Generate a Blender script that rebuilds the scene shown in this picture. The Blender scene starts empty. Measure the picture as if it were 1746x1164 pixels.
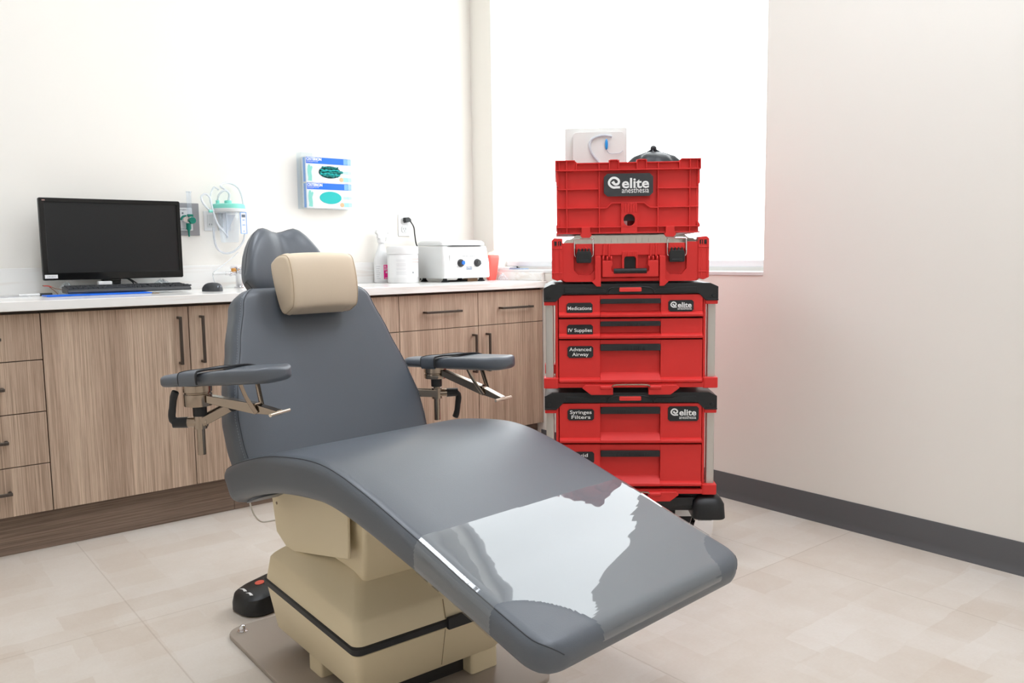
import bpy, bmesh, math, random
from mathutils import Vector as V, Matrix as M
R = math.radians
rnd = random.Random(7)
SC = bpy.context.scene
COL = SC.collection

# ---------------------------------------------------------------- camera
F_PX, PITCH, ROLL, YAW, CAM_H = 1412.55, 0.10322, -0.013052, 0.67639, 1.03
fwd = V((math.sin(YAW)*math.cos(PITCH), math.cos(YAW)*math.cos(PITCH), -math.sin(PITCH)))
rgt = V((math.cos(YAW), -math.sin(YAW), 0)); upv = rgt.cross(fwd)
r2 = rgt*math.cos(ROLL)+upv*math.sin(ROLL); u2 = -rgt*math.sin(ROLL)+upv*math.cos(ROLL)
cd = bpy.data.cameras.new('camera'); cam = bpy.data.objects.new('camera', cd); COL.objects.link(cam)
cd.sensor_width = 36; cd.lens = 36*F_PX/1746; cd.clip_start = .02
m = M((r2, u2, -fwd)).transposed().to_4x4(); m.translation = V((0, 0, CAM_H)); cam.matrix_world = m
SC.camera = cam
# ---------------------------------------------------------------- world, exposure, large lights
SC.view_settings.view_transform = 'Standard'; SC.view_settings.look = 'None'
SC.view_settings.gamma = 1; SC.view_settings.use_curve_mapping = False
SC.view_settings.exposure = 0.12
SC.cycles.transparent_max_bounces = 32
SHADE_GLOW = 3.6      # daylight coming through the roller shade
PANEL_GLOW = 10.5       # ceiling panels
w = bpy.data.worlds.new('daylight'); SC.world = w; w.use_nodes = True
w.node_tree.nodes['Background'].inputs[0].default_value = (.75, .87, 1, 1)
w.node_tree.nodes['Background'].inputs[1].default_value = 1.5

# ---------------------------------------------------------------- materials
def lin(c):
    return tuple(((x/255)/12.92 if x/255 <= .04045 else ((x/255+.055)/1.055)**2.4) for x in c)
MATS = {}
def mat(name, rgb, rough=.5, metal=0, spec=.5, bump=0, bscale=200, trans=0, ior=1.45, alpha=1, coat=0, emit=0, var=0, vscale=8, sheen=0):
    if name in MATS: return MATS[name]
    mm = bpy.data.materials.new(name); mm.use_nodes = True; nt = mm.node_tree; N = nt.nodes; b = N['Principled BSDF']
    c = (*lin(rgb), 1)
    b.inputs['Base Color'].default_value = c; b.inputs['Roughness'].default_value = rough
    b.inputs['Metallic'].default_value = metal; b.inputs['Specular IOR Level'].default_value = spec
    b.inputs['Transmission Weight'].default_value = trans; b.inputs['IOR'].default_value = ior
    b.inputs['Alpha'].default_value = alpha; b.inputs['Coat Weight'].default_value = coat
    b.inputs['Sheen Weight'].default_value = sheen
    if emit:
        b.inputs['Emission Color'].default_value = c; b.inputs['Emission Strength'].default_value = emit
    tc = N.new('ShaderNodeTexCoord')
    nz = N.new('ShaderNodeTexNoise'); nz.inputs['Scale'].default_value = vscale; nt.links.new(tc.outputs['Object'], nz.inputs['Vector'])
    if var:
        mx = N.new('ShaderNodeMix'); mx.data_type = 'RGBA'; mx.inputs[6].default_value = c
        mx.inputs[7].default_value = tuple(min(1, x*(1+var)) for x in c[:3])+(1,)
        nt.links.new(nz.outputs['Fac'], mx.inputs[0]); nt.links.new(mx.outputs[2], b.inputs['Base Color'])
    if bump:
        n2 = N.new('ShaderNodeTexNoise'); n2.inputs['Scale'].default_value = bscale; n2.inputs['Detail'].default_value = 3
        nt.links.new(tc.outputs['Object'], n2.inputs['Vector'])
        bp = N.new('ShaderNodeBump'); bp.inputs['Strength'].default_value = bump; bp.inputs['Distance'].default_value = .002
        nt.links.new(n2.outputs['Fac'], bp.inputs['Height']); nt.links.new(bp.outputs[0], b.inputs['Normal'])
    MATS[name] = mm; return mm

def clear_mat(name, tint=(245, 248, 250), refl=1.0, milk=.04, rough=.03, wob=0, wscale=9, film=None):
    mm = bpy.data.materials.new(name); mm.use_nodes = True; nt = mm.node_tree; N = nt.nodes; N.clear()
    o = N.new('ShaderNodeOutputMaterial'); t = N.new('ShaderNodeBsdfTransparent'); t.inputs[0].default_value = (*lin(tint), 1)
    d = N.new('ShaderNodeBsdfDiffuse'); d.inputs[0].default_value = (*lin(film or (235, 240, 243)), 1)
    g = N.new('ShaderNodeBsdfGlossy'); g.inputs['Roughness'].default_value = rough; g.inputs[0].default_value = (1, 1, 1, 1)
    lw = N.new('ShaderNodeLayerWeight'); lw.inputs[0].default_value = .5; pw = N.new('ShaderNodeMath'); pw.operation = 'POWER'; pw.inputs[1].default_value = 5
    f = N.new('ShaderNodeMath'); f.operation = 'MULTIPLY_ADD'; f.inputs[1].default_value = .95; f.inputs[2].default_value = .05
    nt.links.new(lw.outputs['Facing'], pw.inputs[0]); nt.links.new(pw.outputs[0], f.inputs[0])
    mu = N.new('ShaderNodeMath'); mu.operation = 'MULTIPLY'; mu.inputs[1].default_value = refl; mu.use_clamp = True
    a = N.new('ShaderNodeMixShader'); a.inputs[0].default_value = milk
    b = N.new('ShaderNodeMixShader'); L = nt.links.new
    L(t.outputs[0], a.inputs[1]); L(d.outputs[0], a.inputs[2]); L(f.outputs[0], mu.inputs[0]); L(mu.outputs[0], b.inputs[0])
    L(a.outputs[0], b.inputs[1]); L(g.outputs[0], b.inputs[2]); L(b.outputs[0], o.inputs[0])
    if wob:
        tc = N.new('ShaderNodeTexCoord'); n = N.new('ShaderNodeTexNoise'); n.inputs['Scale'].default_value = wscale; n.inputs['Detail'].default_value = 1
        mp = N.new('ShaderNodeMapping'); mp.inputs['Scale'].default_value = (.5, 1.6, 1)
        bp = N.new('ShaderNodeBump'); bp.inputs['Strength'].default_value = wob; bp.inputs['Distance'].default_value = .02
        L(tc.outputs['Object'], mp.inputs[0]); L(mp.outputs[0], n.inputs['Vector']); L(n.outputs['Fac'], bp.inputs['Height'])
        L(bp.outputs[0], g.inputs['Normal']); L(bp.outputs[0], lw.inputs['Normal'])
    MATS[name] = mm; return mm

def wood_mat(name, c1, c2, c3, horizontal=False):
    mm = bpy.data.materials.new(name); mm.use_nodes = True; nt = mm.node_tree; N = nt.nodes; L = nt.links.new; b = N['Principled BSDF']
    tc = N.new('ShaderNodeTexCoord')
    def band(sx, sz, det, ro=.55):
        mp = N.new('ShaderNodeMapping'); mp.inputs['Scale'].default_value = (sz, sz, sx) if horizontal else (sx, sx, sz)
        n = N.new('ShaderNodeTexNoise'); n.inputs['Scale'].default_value = 1; n.inputs['Detail'].default_value = det; n.inputs['Roughness'].default_value = ro
        L(tc.outputs['Object'], mp.inputs[0]); L(mp.outputs[0], n.inputs['Vector']); return n
    a = band(14, .5, 3); f = band(230, 2.5, 4, .7); k = band(420, 9, 2, .6)
    def ramp(src, p0, p1, ca, cb):
        r = N.new('ShaderNodeValToRGB'); e = r.color_ramp.elements; e[0].position = p0; e[1].position = p1
        e[0].color = (*lin(ca), 1); e[1].color = (*lin(cb), 1); L(src.outputs['Fac'], r.inputs[0]); return r
    ra = ramp(a, .35, .68, c2, c1); rf = ramp(f, .33, .62, (150, 140, 130), (255, 255, 255)); rk = ramp(k, .3, .45, (185, 175, 165), (255, 255, 255))
    m1 = N.new('ShaderNodeMix'); m1.data_type = 'RGBA'; m1.blend_type = 'MULTIPLY'; m1.inputs[0].default_value = .7
    m2 = N.new('ShaderNodeMix'); m2.data_type = 'RGBA'; m2.blend_type = 'MULTIPLY'; m2.inputs[0].default_value = .45
    L(ra.outputs[0], m1.inputs[6]); L(rf.outputs[0], m1.inputs[7]); L(m1.outputs[2], m2.inputs[6]); L(rk.outputs[0], m2.inputs[7])
    L(m2.outputs[2], b.inputs['Base Color']); b.inputs['Roughness'].default_value = .5; b.inputs['Specular IOR Level'].default_value = .35
    MATS[name] = mm; return mm

def floor_mat():
    mm = bpy.data.materials.new('vinyl_tile'); mm.use_nodes = True; nt = mm.node_tree; N = nt.nodes; L = nt.links.new; b = N['Principled BSDF']
    tc = N.new('ShaderNodeTexCoord')
    def noise(scale, det, vec=(1, 1, 1), ro=.6):
        mp = N.new('ShaderNodeMapping'); mp.inputs['Scale'].default_value = vec
        n = N.new('ShaderNodeTexNoise'); n.inputs['Scale'].default_value = scale; n.inputs['Detail'].default_value = det; n.inputs['Roughness'].default_value = ro
        L(tc.outputs['Object'], mp.inputs[0]); L(mp.outputs[0], n.inputs['Vector']); return n
    def brick(w_, h_, rot, off, mort=0, dx=0):
        mp = N.new('ShaderNodeMapping'); mp.inputs['Rotation'].default_value = (0, 0, rot); mp.inputs['Location'].default_value = (dx, dx*.7, 0)
        t = N.new('ShaderNodeTexBrick'); t.inputs['Scale'].default_value = 1; t.inputs['Brick Width'].default_value = w_; t.inputs['Row Height'].default_value = h_
        t.inputs['Mortar Size'].default_value = mort; t.inputs['Color1'].default_value = (0, 0, 0, 1); t.inputs['Color2'].default_value = (1, 1, 1, 1)
        t.inputs['Mortar'].default_value = (.5, .5, .5, 1); t.offset = off; t.inputs['Bias'].default_value = 0
        # soft wavering of the patch edges
        n = noise(9, 3); vm = N.new('ShaderNodeVectorMath'); vm.operation = 'MULTIPLY_ADD'; vm.inputs[1].default_value = (.035, .035, 0)
        L(n.outputs['Color'], vm.inputs[0]); L(tc.outputs['Object'], vm.inputs[2]); L(vm.outputs[0], mp.inputs[0]); L(mp.outputs[0], t.inputs['Vector']); return t
    A = brick(.34, .11, 0, .37, 0, .13); B = brick(.30, .15, math.pi/2, .43, 0, .4); C = noise(5, 5); D = noise(60, 3, (1, 3, 1)); D2 = noise(60, 3, (3, 1, 1))
    def math_(op, x, y):
        q = N.new('ShaderNodeMath'); q.operation = op
        for i, s in enumerate((x, y)):
            if hasattr(s, 'outputs'): L(s.outputs[0], q.inputs[i])
            else: q.inputs[i].default_value = s
        return q
    s = math_('ADD', math_('MULTIPLY', A, .22), math_('MULTIPLY', B, .20))
    s = math_('ADD', s, math_('MULTIPLY', C, .55)); s = math_('ADD', s, math_('MULTIPLY', D, .16)); s = math_('ADD', s, math_('MULTIPLY', D2, .16))
    r = N.new('ShaderNodeValToRGB'); e = r.color_ramp.elements
    e[0].position = .30; e[0].color = (*lin((199, 184, 169)), 1); e[1].position = 1.1; e[1].color = (*lin((224, 218, 211)), 1)
    x = e.new(.66); x.color = (*lin((212, 202, 191)), 1)
    L(s.outputs[0], r.inputs[0])
    # tile joints
    mp = N.new('ShaderNodeMapping'); mp.inputs['Location'].default_value = (.32, .29, 0); L(tc.outputs['Object'], mp.inputs[0])
    j = N.new('ShaderNodeTexBrick'); j.inputs['Scale'].default_value = 1; j.inputs['Brick Width'].default_value = .914; j.inputs['Row Height'].default_value = .914
    j.inputs['Mortar Size'].default_value = .0022; j.offset = 0; j.inputs['Color1'].default_value = (1, 1, 1, 1); j.inputs['Color2'].default_value = (1, 1, 1, 1); j.inputs['Mortar'].default_value = (.86, .84, .82, 1)
    L(mp.outputs[0], j.inputs['Vector'])
    mx = N.new('ShaderNodeMix'); mx.data_type = 'RGBA'; mx.blend_type = 'MULTIPLY'; mx.inputs[0].default_value = 1
    L(r.outputs[0], mx.inputs[6]); L(j.outputs['Color'], mx.inputs[7]); L(mx.outputs[2], b.inputs['Base Color'])
    b.inputs['Roughness'].default_value = .42; b.inputs['Specular IOR Level'].default_value = .35
    MATS['vinyl_tile'] = mm; return mm

def stone_mat():
    mm = bpy.data.materials.new('counter_stone'); mm.use_nodes = True; nt = mm.node_tree; N = nt.nodes; L = nt.links.new; b = N['Principled BSDF']
    tc = N.new('ShaderNodeTexCoord'); mp = N.new('ShaderNodeMapping'); mp.inputs['Scale'].default_value = (1.2, 5, 14)
    n = N.new('ShaderNodeTexNoise'); n.inputs['Scale'].default_value = 2.2; n.inputs['Detail'].default_value = 6; n.inputs['Distortion'].default_value = .8
    L(tc.outputs['Object'], mp.inputs[0]); L(mp.outputs[0], n.inputs['Vector'])
    r = N.new('ShaderNodeValToRGB'); e = r.color_ramp.elements; e[0].position = .3; e[0].color = (*lin((226, 219, 211)), 1); e[1].position = .5; e[1].color = (*lin((240, 239, 236)), 1)
    L(n.outputs['Fac'], r.inputs[0]); L(r.outputs[0], b.inputs['Base Color']); b.inputs['Roughness'].default_value = .16
    MATS['counter_stone'] = mm; return mm

WALL = mat('wall_paint', (237, 233, 226), .75, spec=.25, bump=.06, bscale=350)
CEIL = mat('ceiling_paint', (240, 240, 238), .8, spec=.2)
FLOOR = floor_mat(); STONE = stone_mat()
WOOD = wood_mat('laminate_vertical', (214, 190, 168), (184, 159, 139), 0)
WOODH = wood_mat('laminate_horizontal', (150, 129, 113), (128, 110, 97), 0, True)
RUBBER = mat('baseboard_rubber', (92, 92, 94), .45, bump=.05)
GAP = mat('gap_dark', (40, 34, 30), .8)
CARC = mat('cabinet_core', (96, 84, 75), .7)
PULL = mat('bronze_pull', (84, 76, 70), .38, metal=.75)
VINYL = mat('chair_vinyl', (84, 90, 98), .40, spec=.85, bump=.10, bscale=420, var=.06, vscale=5)
VINYLD = mat('chair_vinyl_seam', (66, 70, 76), .5)
STITCH = mat('stitch_thread', (128, 131, 136), .6)
TAN = mat('pillow_vinyl', (222, 203, 178), .42, bump=.06, bscale=300)
BEIGE = mat('beige_plastic', (231, 215, 181), .42, bump=.03, bscale=500)
PLATE = mat('base_plate_paint', (168, 156, 144), .45)
BLACK = mat('black_plastic', (30, 31, 33), .42, bump=.04, bscale=600)
BLACKR = mat('black_rubber', (38, 38, 40), .55, bump=.05, bscale=500)
STEEL = mat('brushed_nickel', (168, 153, 138), .2, metal=1)
CHROME = mat('chrome', (225, 225, 228), .08, metal=1)
ALU = mat('aluminium', (200, 196, 190), .38, metal=.6)
RED = mat('red_plastic', (222, 52, 49), .42, spec=.4, bump=.10, bscale=700)
REDB = mat('red_plastic_lever', (236, 62, 58), .36)
TAGBLK = mat('label_black', (36, 37, 39), .55)
CHAR = mat('sign_charcoal', (58, 59, 61), .6)
WHITE = mat('white_plastic', (226, 226, 226), .35)
PAPER = mat('white_paper', (232, 232, 232), .7)
INK = mat('white_lettering', (245, 245, 243), .5)
GREYINK = mat('grey_print', (120, 126, 132), .6)
SCREEN = mat('monitor_screen', (21, 22, 23), .35, bump=.05, bscale=900)
GLOSSBLK = mat('gloss_black', (14, 14, 15), .08)
KEYG = mat('keyboard_grey', (66, 68, 71), .45)
BLUE = mat('blue_print', (6, 104, 226), .4)
LBLUE = mat('pale_blue_print', (120, 172, 238), .5)
TEAL = mat('teal_glove', (6, 178, 176), .5)
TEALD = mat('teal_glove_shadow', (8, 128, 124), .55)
MINT = mat('mint_plastic', (130, 214, 198), .4)
GREEN = mat('oxygen_green', (14, 122, 104), .4)
PINK = mat('pink_label', (240, 30, 140), .5)
GREYM = mat('grey_plate', (150, 151, 154), .4, metal=.3)
IVORY = mat('instrument_body', (212, 213, 212), .35)
CORAL = mat('coral_plastic', (250, 98, 88), .4)
SKIN = mat('skin_print', (214, 178, 140), .6)
BROWN = mat('brown_card', (150, 120, 92), .7)
GOLD = mat('amber_plastic', (214, 150, 70), .4)
CABLE = mat('white_cable', (222, 220, 214), .5)
FILM = clear_mat('clear_film', refl=1.0, milk=.10, rough=.08, wob=.5, wscale=40)
COVER = clear_mat('clear_vinyl_cover', (250, 251, 252), 1.5, .04, .02, .07, 7)
ACRYL = clear_mat('clear_acrylic', (250, 252, 253), .7, .02, .03)
CANIS = clear_mat('canister_plastic', (246, 249, 253), .8, .10, .05)
TUBE = clear_mat('tubing_plastic', (248, 250, 252), .8, .55, .08, film=(232, 236, 242))
SMOKE = clear_mat('clear_lid', (205, 200, 192), .9, .55, .06, film=(142, 136, 128))
POUCH = clear_mat('pouch_film', (252, 250, 248), .5, .93, .2, film=(238, 236, 232))

# ---------------------------------------------------------------- mesh helpers
def frame(p, x=(1, 0, 0), y=(0, 1, 0), z=(0, 0, 1)):
    mm = M((V(x), V(y), V(z))).transposed().to_4x4(); mm.translation = V(p); return mm
def catmull(pts, n=8, closed=False):
    P = [V(p) for p in pts]; out = []; k = len(P)
    for i in range(k if closed else k-1):
        if closed: a, b, c, d = P[i-1], P[i], P[(i+1) % k], P[(i+2) % k]
        else: a, b, c, d = P[max(i-1, 0)], P[i], P[i+1], P[min(i+2, k-1)]
        for j in range(n):
            t = j/n
            out.append(.5*((2*b)+(c-a)*t+(2*a-5*b+4*c-d)*t*t+(3*b-a-3*c+d)*t**3))
    if not closed: out.append(P[-1])
    return out
def rrect(x0, x1, y0, y1, r, n=5):
    o = []
    for cx, cy, a in ((x1-r, y0+r, -90), (x1-r, y1-r, 0), (x0+r, y1-r, 90), (x0+r, y0+r, 180)):
        for i in range(n+1):
            t = R(a+90*i/n); o.append((cx+r*math.cos(t), cy+r*math.sin(t)))
    return o
def ellipse(cx, cy, rx, ry, n=28):
    return [(cx+rx*math.cos(2*math.pi*i/n), cy+ry*math.sin(2*math.pi*i/n)) for i in range(n)]

class MB:
    def __init__(s): s.bm = bmesh.new(); s.M = M.Identity(4)
    def v(s, p): return s.bm.verts.new(s.M @ V(p))
    def face(s, vs, mi=0):
        try: f = s.bm.faces.new(vs); f.material_index = mi; return f
        except ValueError: return None
    def box(s, x0, x1, y0, y1, z0, z1, mi=0):
        c = [s.v((x, y, z)) for z in (z0, z1) for y in (y0, y1) for x in (x0, x1)]
        for q in ((0, 2, 3, 1), (4, 5, 7, 6), (0, 1, 5, 4), (1, 3, 7, 5), (3, 2, 6, 7), (2, 0, 4, 6)): s.face([c[i] for i in q], mi)
        return s
    def prism(s, pts, a, b, ax='y', mi=0):
        def mk(p, t): return {'y': (p[0], t, p[1]), 'z': (p[0], p[1], t), 'x': (t, p[0], p[1])}[ax]
        A = [s.v(mk(p, a)) for p in pts]; B = [s.v(mk(p, b)) for p in pts]; n = len(pts)
        s.face(A, mi); s.face(B[::-1], mi)
        for i in range(n): s.face([A[i], B[i], B[(i+1) % n], A[(i+1) % n]], mi)
        return s
    def ring_prism(s, outer, inner, a, b, ax='y', mi=0):     # a plate with a hole; equal point counts
        def mk(p, t): return {'y': (p[0], t, p[1]), 'z': (p[0], p[1], t), 'x': (t, p[0], p[1])}[ax]
        n = len(outer); q = [[s.v(mk(p, t)) for p in L_] for t in (a, b) for L_ in (outer, inner)]
        for i in range(n):
            j = (i+1) % n
            s.face([q[0][i], q[0][j], q[1][j], q[1][i]], mi); s.face([q[2][i], q[3][i], q[3][j], q[2][j]], mi)
            s.face([q[0][i], q[2][i], q[2][j], q[0][j]], mi); s.face([q[1][i], q[1][j], q[3][j], q[3][i]], mi)
        return s
    def loft(s, rings, caps=True, mi=0, closed=False):
        rs = [[s.v(p) for p in r] for r in rings]; n = len(rs[0]); k = len(rs)
        for a in range(k if closed else k-1):
            A, B = rs[a], rs[(a+1) % k]
            for i in range(n): s.face([A[i], A[(i+1) % n], B[(i+1) % n], B[i]], mi)
        if caps and not closed: s.face(rs[0][::-1], mi); s.face(rs[-1], mi)
        return s
    def cyl(s, p0, p1, r0, r1=None, n=20, mi=0, caps=True):
        p0, p1 = V(p0), V(p1); r1 = r0 if r1 is None else r1; d = (p1-p0).normalized()
        a = d.orthogonal().normalized(); b = d.cross(a)
        ring = lambda p, r: [p+(a*math.cos(2*math.pi*i/n)+b*math.sin(2*math.pi*i/n))*r for i in range(n)]
        return s.loft([ring(p0, r0), ring(p1, r1)], caps, mi)
    def lathe(s, prof, p=(0, 0, 0), ax=(0, 0, 1), n=28, mi=0, caps=True, sx=1, sy=1):
        d = V(ax).normalized(); a = d.orthogonal().normalized() if abs(d.z) < .99 else V((1, 0, 0)); b = d.cross(a); p = V(p)
        return s.loft([[p+d*z+(a*math.cos(2*math.pi*i/n)*sx+b*math.sin(2*math.pi*i/n)*sy)*max(r, 1e-5) for i in range(n)] for r, z in prof], caps, mi)
    def tube(s, pts, r, n=8, mi=0, closed=False, flat=1.0, up=None):
        P = [V(p) for p in pts]; k = len(P); rings = []; prev = V(up) if up else None
        for i in range(k):
            if closed: t = P[(i+1) % k]-P[i-1]
            else: t = P[min(i+1, k-1)]-P[max(i-1, 0)]
            t.normalize()
            a = t.orthogonal() if prev is None else prev-t*prev.dot(t)
            if a.length < 1e-6: a = t.orthogonal()
            a.normalize(); prev = a; b = t.cross(a)
            rr = r[i] if isinstance(r, (list, tuple)) else r
            rings.append([P[i]+(a*math.cos(2*math.pi*j/n)*flat+b*math.sin(2*math.pi*j/n))*rr for j in range(n)])
        return s.loft(rings, True, mi, closed)
    def sphere(s, p, r, n=14, mi=0, sc=(1, 1, 1)):
        k = max(6, n//2); rings = []
        for i in range(k+1):
            t = math.pi*i/k; rr = max(math.sin(t), 1e-4)
            rings.append([(p[0]+r*sc[0]*rr*math.cos(2*math.pi*j/n), p[1]+r*sc[1]*rr*math.sin(2*math.pi*j/n), p[2]-r*sc[2]*math.cos(t)) for j in range(n)])
        return s.loft(rings, True, mi)
    def ribbon(s, pts, wd, d0, d1, mi=0):                     # flat stroke in the x-z plane, y from d0 to d1
        k = len(pts); Lf, Rt = [], []
        for i in range(k):
            a, b = V(pts[max(i-1, 0)]), V(pts[min(i+1, k-1)]); t = (b-a).normalized(); nn = V((-t.y, t.x)); p = V(pts[i])
            ww = wd[i] if isinstance(wd, (list, tuple)) else wd
            Lf.append(p+nn*ww/2); Rt.append(p-nn*ww/2)
        rings = [[(Lf[i].x, d0, Lf[i].y), (Rt[i].x, d0, Rt[i].y), (Rt[i].x, d1, Rt[i].y), (Lf[i].x, d1, Lf[i].y)] for i in range(k)]
        return s.loft(rings, True, mi)
    def text(s, body, x, z, size, y, mi=0, bold=0, depth=.0004, wd=None, align='CENTER', rz=None):
        c = bpy.data.curves.new('t', 'FONT'); c.body = body; c.size = 1; c.align_x = align; c.offset = bold; c.extrude = .001; c.resolution_u = 3
        o = bpy.data.objects.new('t', c); COL.objects.link(o); dg = bpy.context.evaluated_depsgraph_get(); dg.update()
        me = bpy.data.meshes.new_from_object(o.evaluated_get(dg)); bpy.data.objects.remove(o); bpy.data.curves.remove(c)
        xs = [q.co.x for q in me.vertices]; sx = size
        if wd: sx = wd/(max(xs)-min(xs))
        T = []
        for q in me.vertices:
            p = (x+q.co.x*sx, y-(depth if q.co.z > 0 else 0), z+q.co.y*size)
            T.append(s.v(p))
        for f in me.polygons: s.face([T[i] for i in f.vertices], mi)
        bpy.data.meshes.remove(me); return s
    def build(s, name, mats, parent=None, bevel=0, seg=2, ang=38, sub=0, smooth=True):
        bmesh.ops.remove_doubles(s.bm, verts=s.bm.verts, dist=1e-6)
        bmesh.ops.recalc_face_normals(s.bm, faces=s.bm.faces)
        me = bpy.data.meshes.new(name); s.bm.to_mesh(me); s.bm.free()
        for q in (mats if isinstance(mats, (list, tuple)) else [mats]): me.materials.append(q)
        o = bpy.data.objects.new(name, me); COL.objects.link(o)
        if parent: o.parent = parent
        if smooth:
            me.polygons.foreach_set('use_smooth', [True]*len(me.polygons)); me.set_sharp_from_angle(angle=R(ang))
        if bevel:
            b = o.modifiers.new('bevel', 'BEVEL'); b.width = bevel; b.segments = seg; b.limit_method = 'ANGLE'; b.angle_limit = R(40); b.harden_normals = True
        if sub: q = o.modifiers.new('sub', 'SUBSURF'); q.levels = sub; q.render_levels = sub
        return o
def tag(o, label, cat, group=None, kind=None):
    o['label'] = label; o['category'] = cat
    if group: o['group'] = group
    if kind: o['kind'] = kind
    return o
def empty(name, loc=(0, 0, 0), rz=0):
    o = bpy.data.objects.new(name, None); COL.objects.link(o); o.location = loc; o.rotation_euler = (0, 0, rz); o.empty_display_size = .05; return o
def thing(name, label, cat, loc=(0, 0, 0), rz=0, group=None): return tag(empty(name, loc, rz), label, cat, group)
def struct(o): o['kind'] = 'structure'; return o

# ================================================================ the room
XB, YA, ZC, XL, YN = 2.845, 3.885, 3.05, -1.7, -1.5      # window wall, counter wall, ceiling, left and near walls
WY0, WY1, WZ0, WZ1 = 1.945, 3.695, .950, 2.93            # window opening in the right wall
T = .2
struct(MB().box(XL-T, XB+T, YN-T, YA+T, -.12, 0).build('floor', FLOOR, smooth=False))
struct(MB().box(XL-T, XB+T, YN-T, YA+T, ZC, ZC+.12).build('ceiling', CEIL, smooth=False))
struct(MB().box(XL-T, XB+T, YA, YA+T, 0, ZC).build('wall_back', WALL, smooth=False))
struct(MB().box(XL-T, XL, YN, YA, 0, ZC).build('wall_left', WALL, smooth=False))
struct(MB().box(XL-T, XB+T, YN-T, YN, 0, ZC).build('wall_near', WALL, smooth=False))
q = MB(); q.box(XB, XB+T, YN, WY0, 0, ZC); q.box(XB, XB+T, WY1, YA, 0, ZC); q.box(XB, XB+T, WY0, WY1, 0, WZ0); q.box(XB, XB+T, WY0, WY1, WZ1, ZC)
struct(q.build('wall_right', WALL, smooth=False))
# cove base along the window wall
cove = [(XB, 0), (XB-.012, 0), (XB-.0115, .003), (XB-.008, .010), (XB-.005, .020), (XB-.004, .030), (XB-.004, .104), (XB-.003, .107), (XB, .107)]
q = MB(); q.prism([(x, z) for x, z in cove], YN, 3.30, 'y'); struct(q.build('baseboard_right', RUBBER, ang=60))
# window: frame with glass, sill board
q = MB()
for a, b in ((WY0, WY0+.05), (WY1-.05, WY1), ((WY0+WY1)/2-.03, (WY0+WY1)/2+.03)): q.box(XB+.135, XB+.185, a, b, WZ0, WZ1)
q.box(XB+.135, XB+.185, WY0, WY1, WZ0, WZ0+.05); q.box(XB+.135, XB+.185, WY0, WY1, WZ1-.05, WZ1)
win = struct(q.build('window_1', ALU, bevel=.003))
g = MB().box(XB+.158, XB+.164, WY0+.04, WY1-.04, WZ0+.04, WZ1-.04).build('window_glass', ACRYL, win)
struct(MB().box(XB-.004, XB+.135, WY0+.002, WY1-.002, WZ0-.012, WZ0+.003).build('trim_1', WHITE, bevel=.002))
# roller shade: a lit woven cloth with hem bar
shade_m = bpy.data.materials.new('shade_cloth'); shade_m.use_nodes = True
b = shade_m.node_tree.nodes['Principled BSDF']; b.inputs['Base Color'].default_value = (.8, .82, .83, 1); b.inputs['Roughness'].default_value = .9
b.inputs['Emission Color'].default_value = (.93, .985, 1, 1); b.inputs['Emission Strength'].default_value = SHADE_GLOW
sh = thing('roller_shade', 'white translucent roller shade pulled down in the tall window', 'window shade', (XB+.09, (WY0+WY1)/2, WZ0+.02))
hw = (WY1-WY0)/2-.012
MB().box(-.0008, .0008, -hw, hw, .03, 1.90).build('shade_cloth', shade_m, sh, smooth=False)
MB().prism(rrect(-.007, .007, 0, .03, .006), -hw, hw, 'y').build('hem_bar', mat('hem_cloth', (225, 228, 230), .8), sh)
MB().cyl((0, -hw, 1.92), (0, hw, 1.92), .022).build('roller_tube', WHITE, sh)
# ceiling panels
for i, (x, y, rz) in enumerate(((.55, 2.35, 0), (.75, -.2, 0), (2.0, .9, 0))):
    t = thing('ceiling_light', ['flat white ceiling panel above the grey procedure chair', 'flat white ceiling panel above the camera', 'flat white ceiling panel near the window wall'][i], 'ceiling light', (x, y, ZC-.03), rz, 'ceiling panels')
    q = MB(); q.ring_prism(rrect(-.31, .31, -.61, .61, .005), rrect(-.285, .285, -.585, .585, .005), 0, .03, 'z'); q.build('frame', WHITE, t)
    MB().box(-.285, .285, -.585, .585, .008, .012).build('diffuser', mat('panel_diffuser', (240, 246, 255), .5, emit=PANEL_GLOW), t, smooth=False)

# ================================================================ cabinets and worktop
YD, FT = 3.28, .019                                          # door face, door thickness
ZB, ZT = .147, .853
def pull(parent, x0, z0, x1, z1):
    d = V((x1-x0, 0, z1-z0)).normalized(); a = V((x0, 0, z0)); bb = V((x1, 0, z1)); q = MB()
    s_ = d.cross(V((0, 1, 0))); h = .0055
    def bar(p, e, hw_, y0, y1):
        c = [p+s_*hw_, p-s_*hw_, e-s_*hw_, e+s_*hw_]
        A = [q.v((k.x, y0, k.z)) for k in c]; B = [q.v((k.x, y1, k.z)) for k in c]
        q.face(A); q.face(B[::-1])
        for i in range(4): q.face([A[i], B[i], B[(i+1) % 4], A[(i+1) % 4]])
    bar(a, bb, h, -.036, -.027)
    bar(a, a+d*.010, h*.9, -.03, 0); bar(bb-d*.010, bb, h*.9, -.03, 0)
    return q.build('handle', PULL, parent, bevel=.002)
def front(parent, name, x0, x1, z0, z1, handle=None):
    g = .0016
    o = MB().box(x0+g, x1-g, 0, FT, z0+g, z1-g).build(name, WOOD, parent, bevel=.0012)
    if handle: pull(o, *handle)
    return o
def cabinet(label, x0, x1, group='wood laminate base cabinets'):
    t = thing('base_cabinet', label, 'cabinet', (0, YD, 0), 0, group)
    MB().box(x0+.001, x1-.001, FT+.002, YA-YD-.002, ZB-.005, .861).build('carcass', [CARC], t, smooth=False)
    return t
cb = cabinet('base cabinet of four stacked drawers at the far left under the monitor end', .070, .523)
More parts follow.
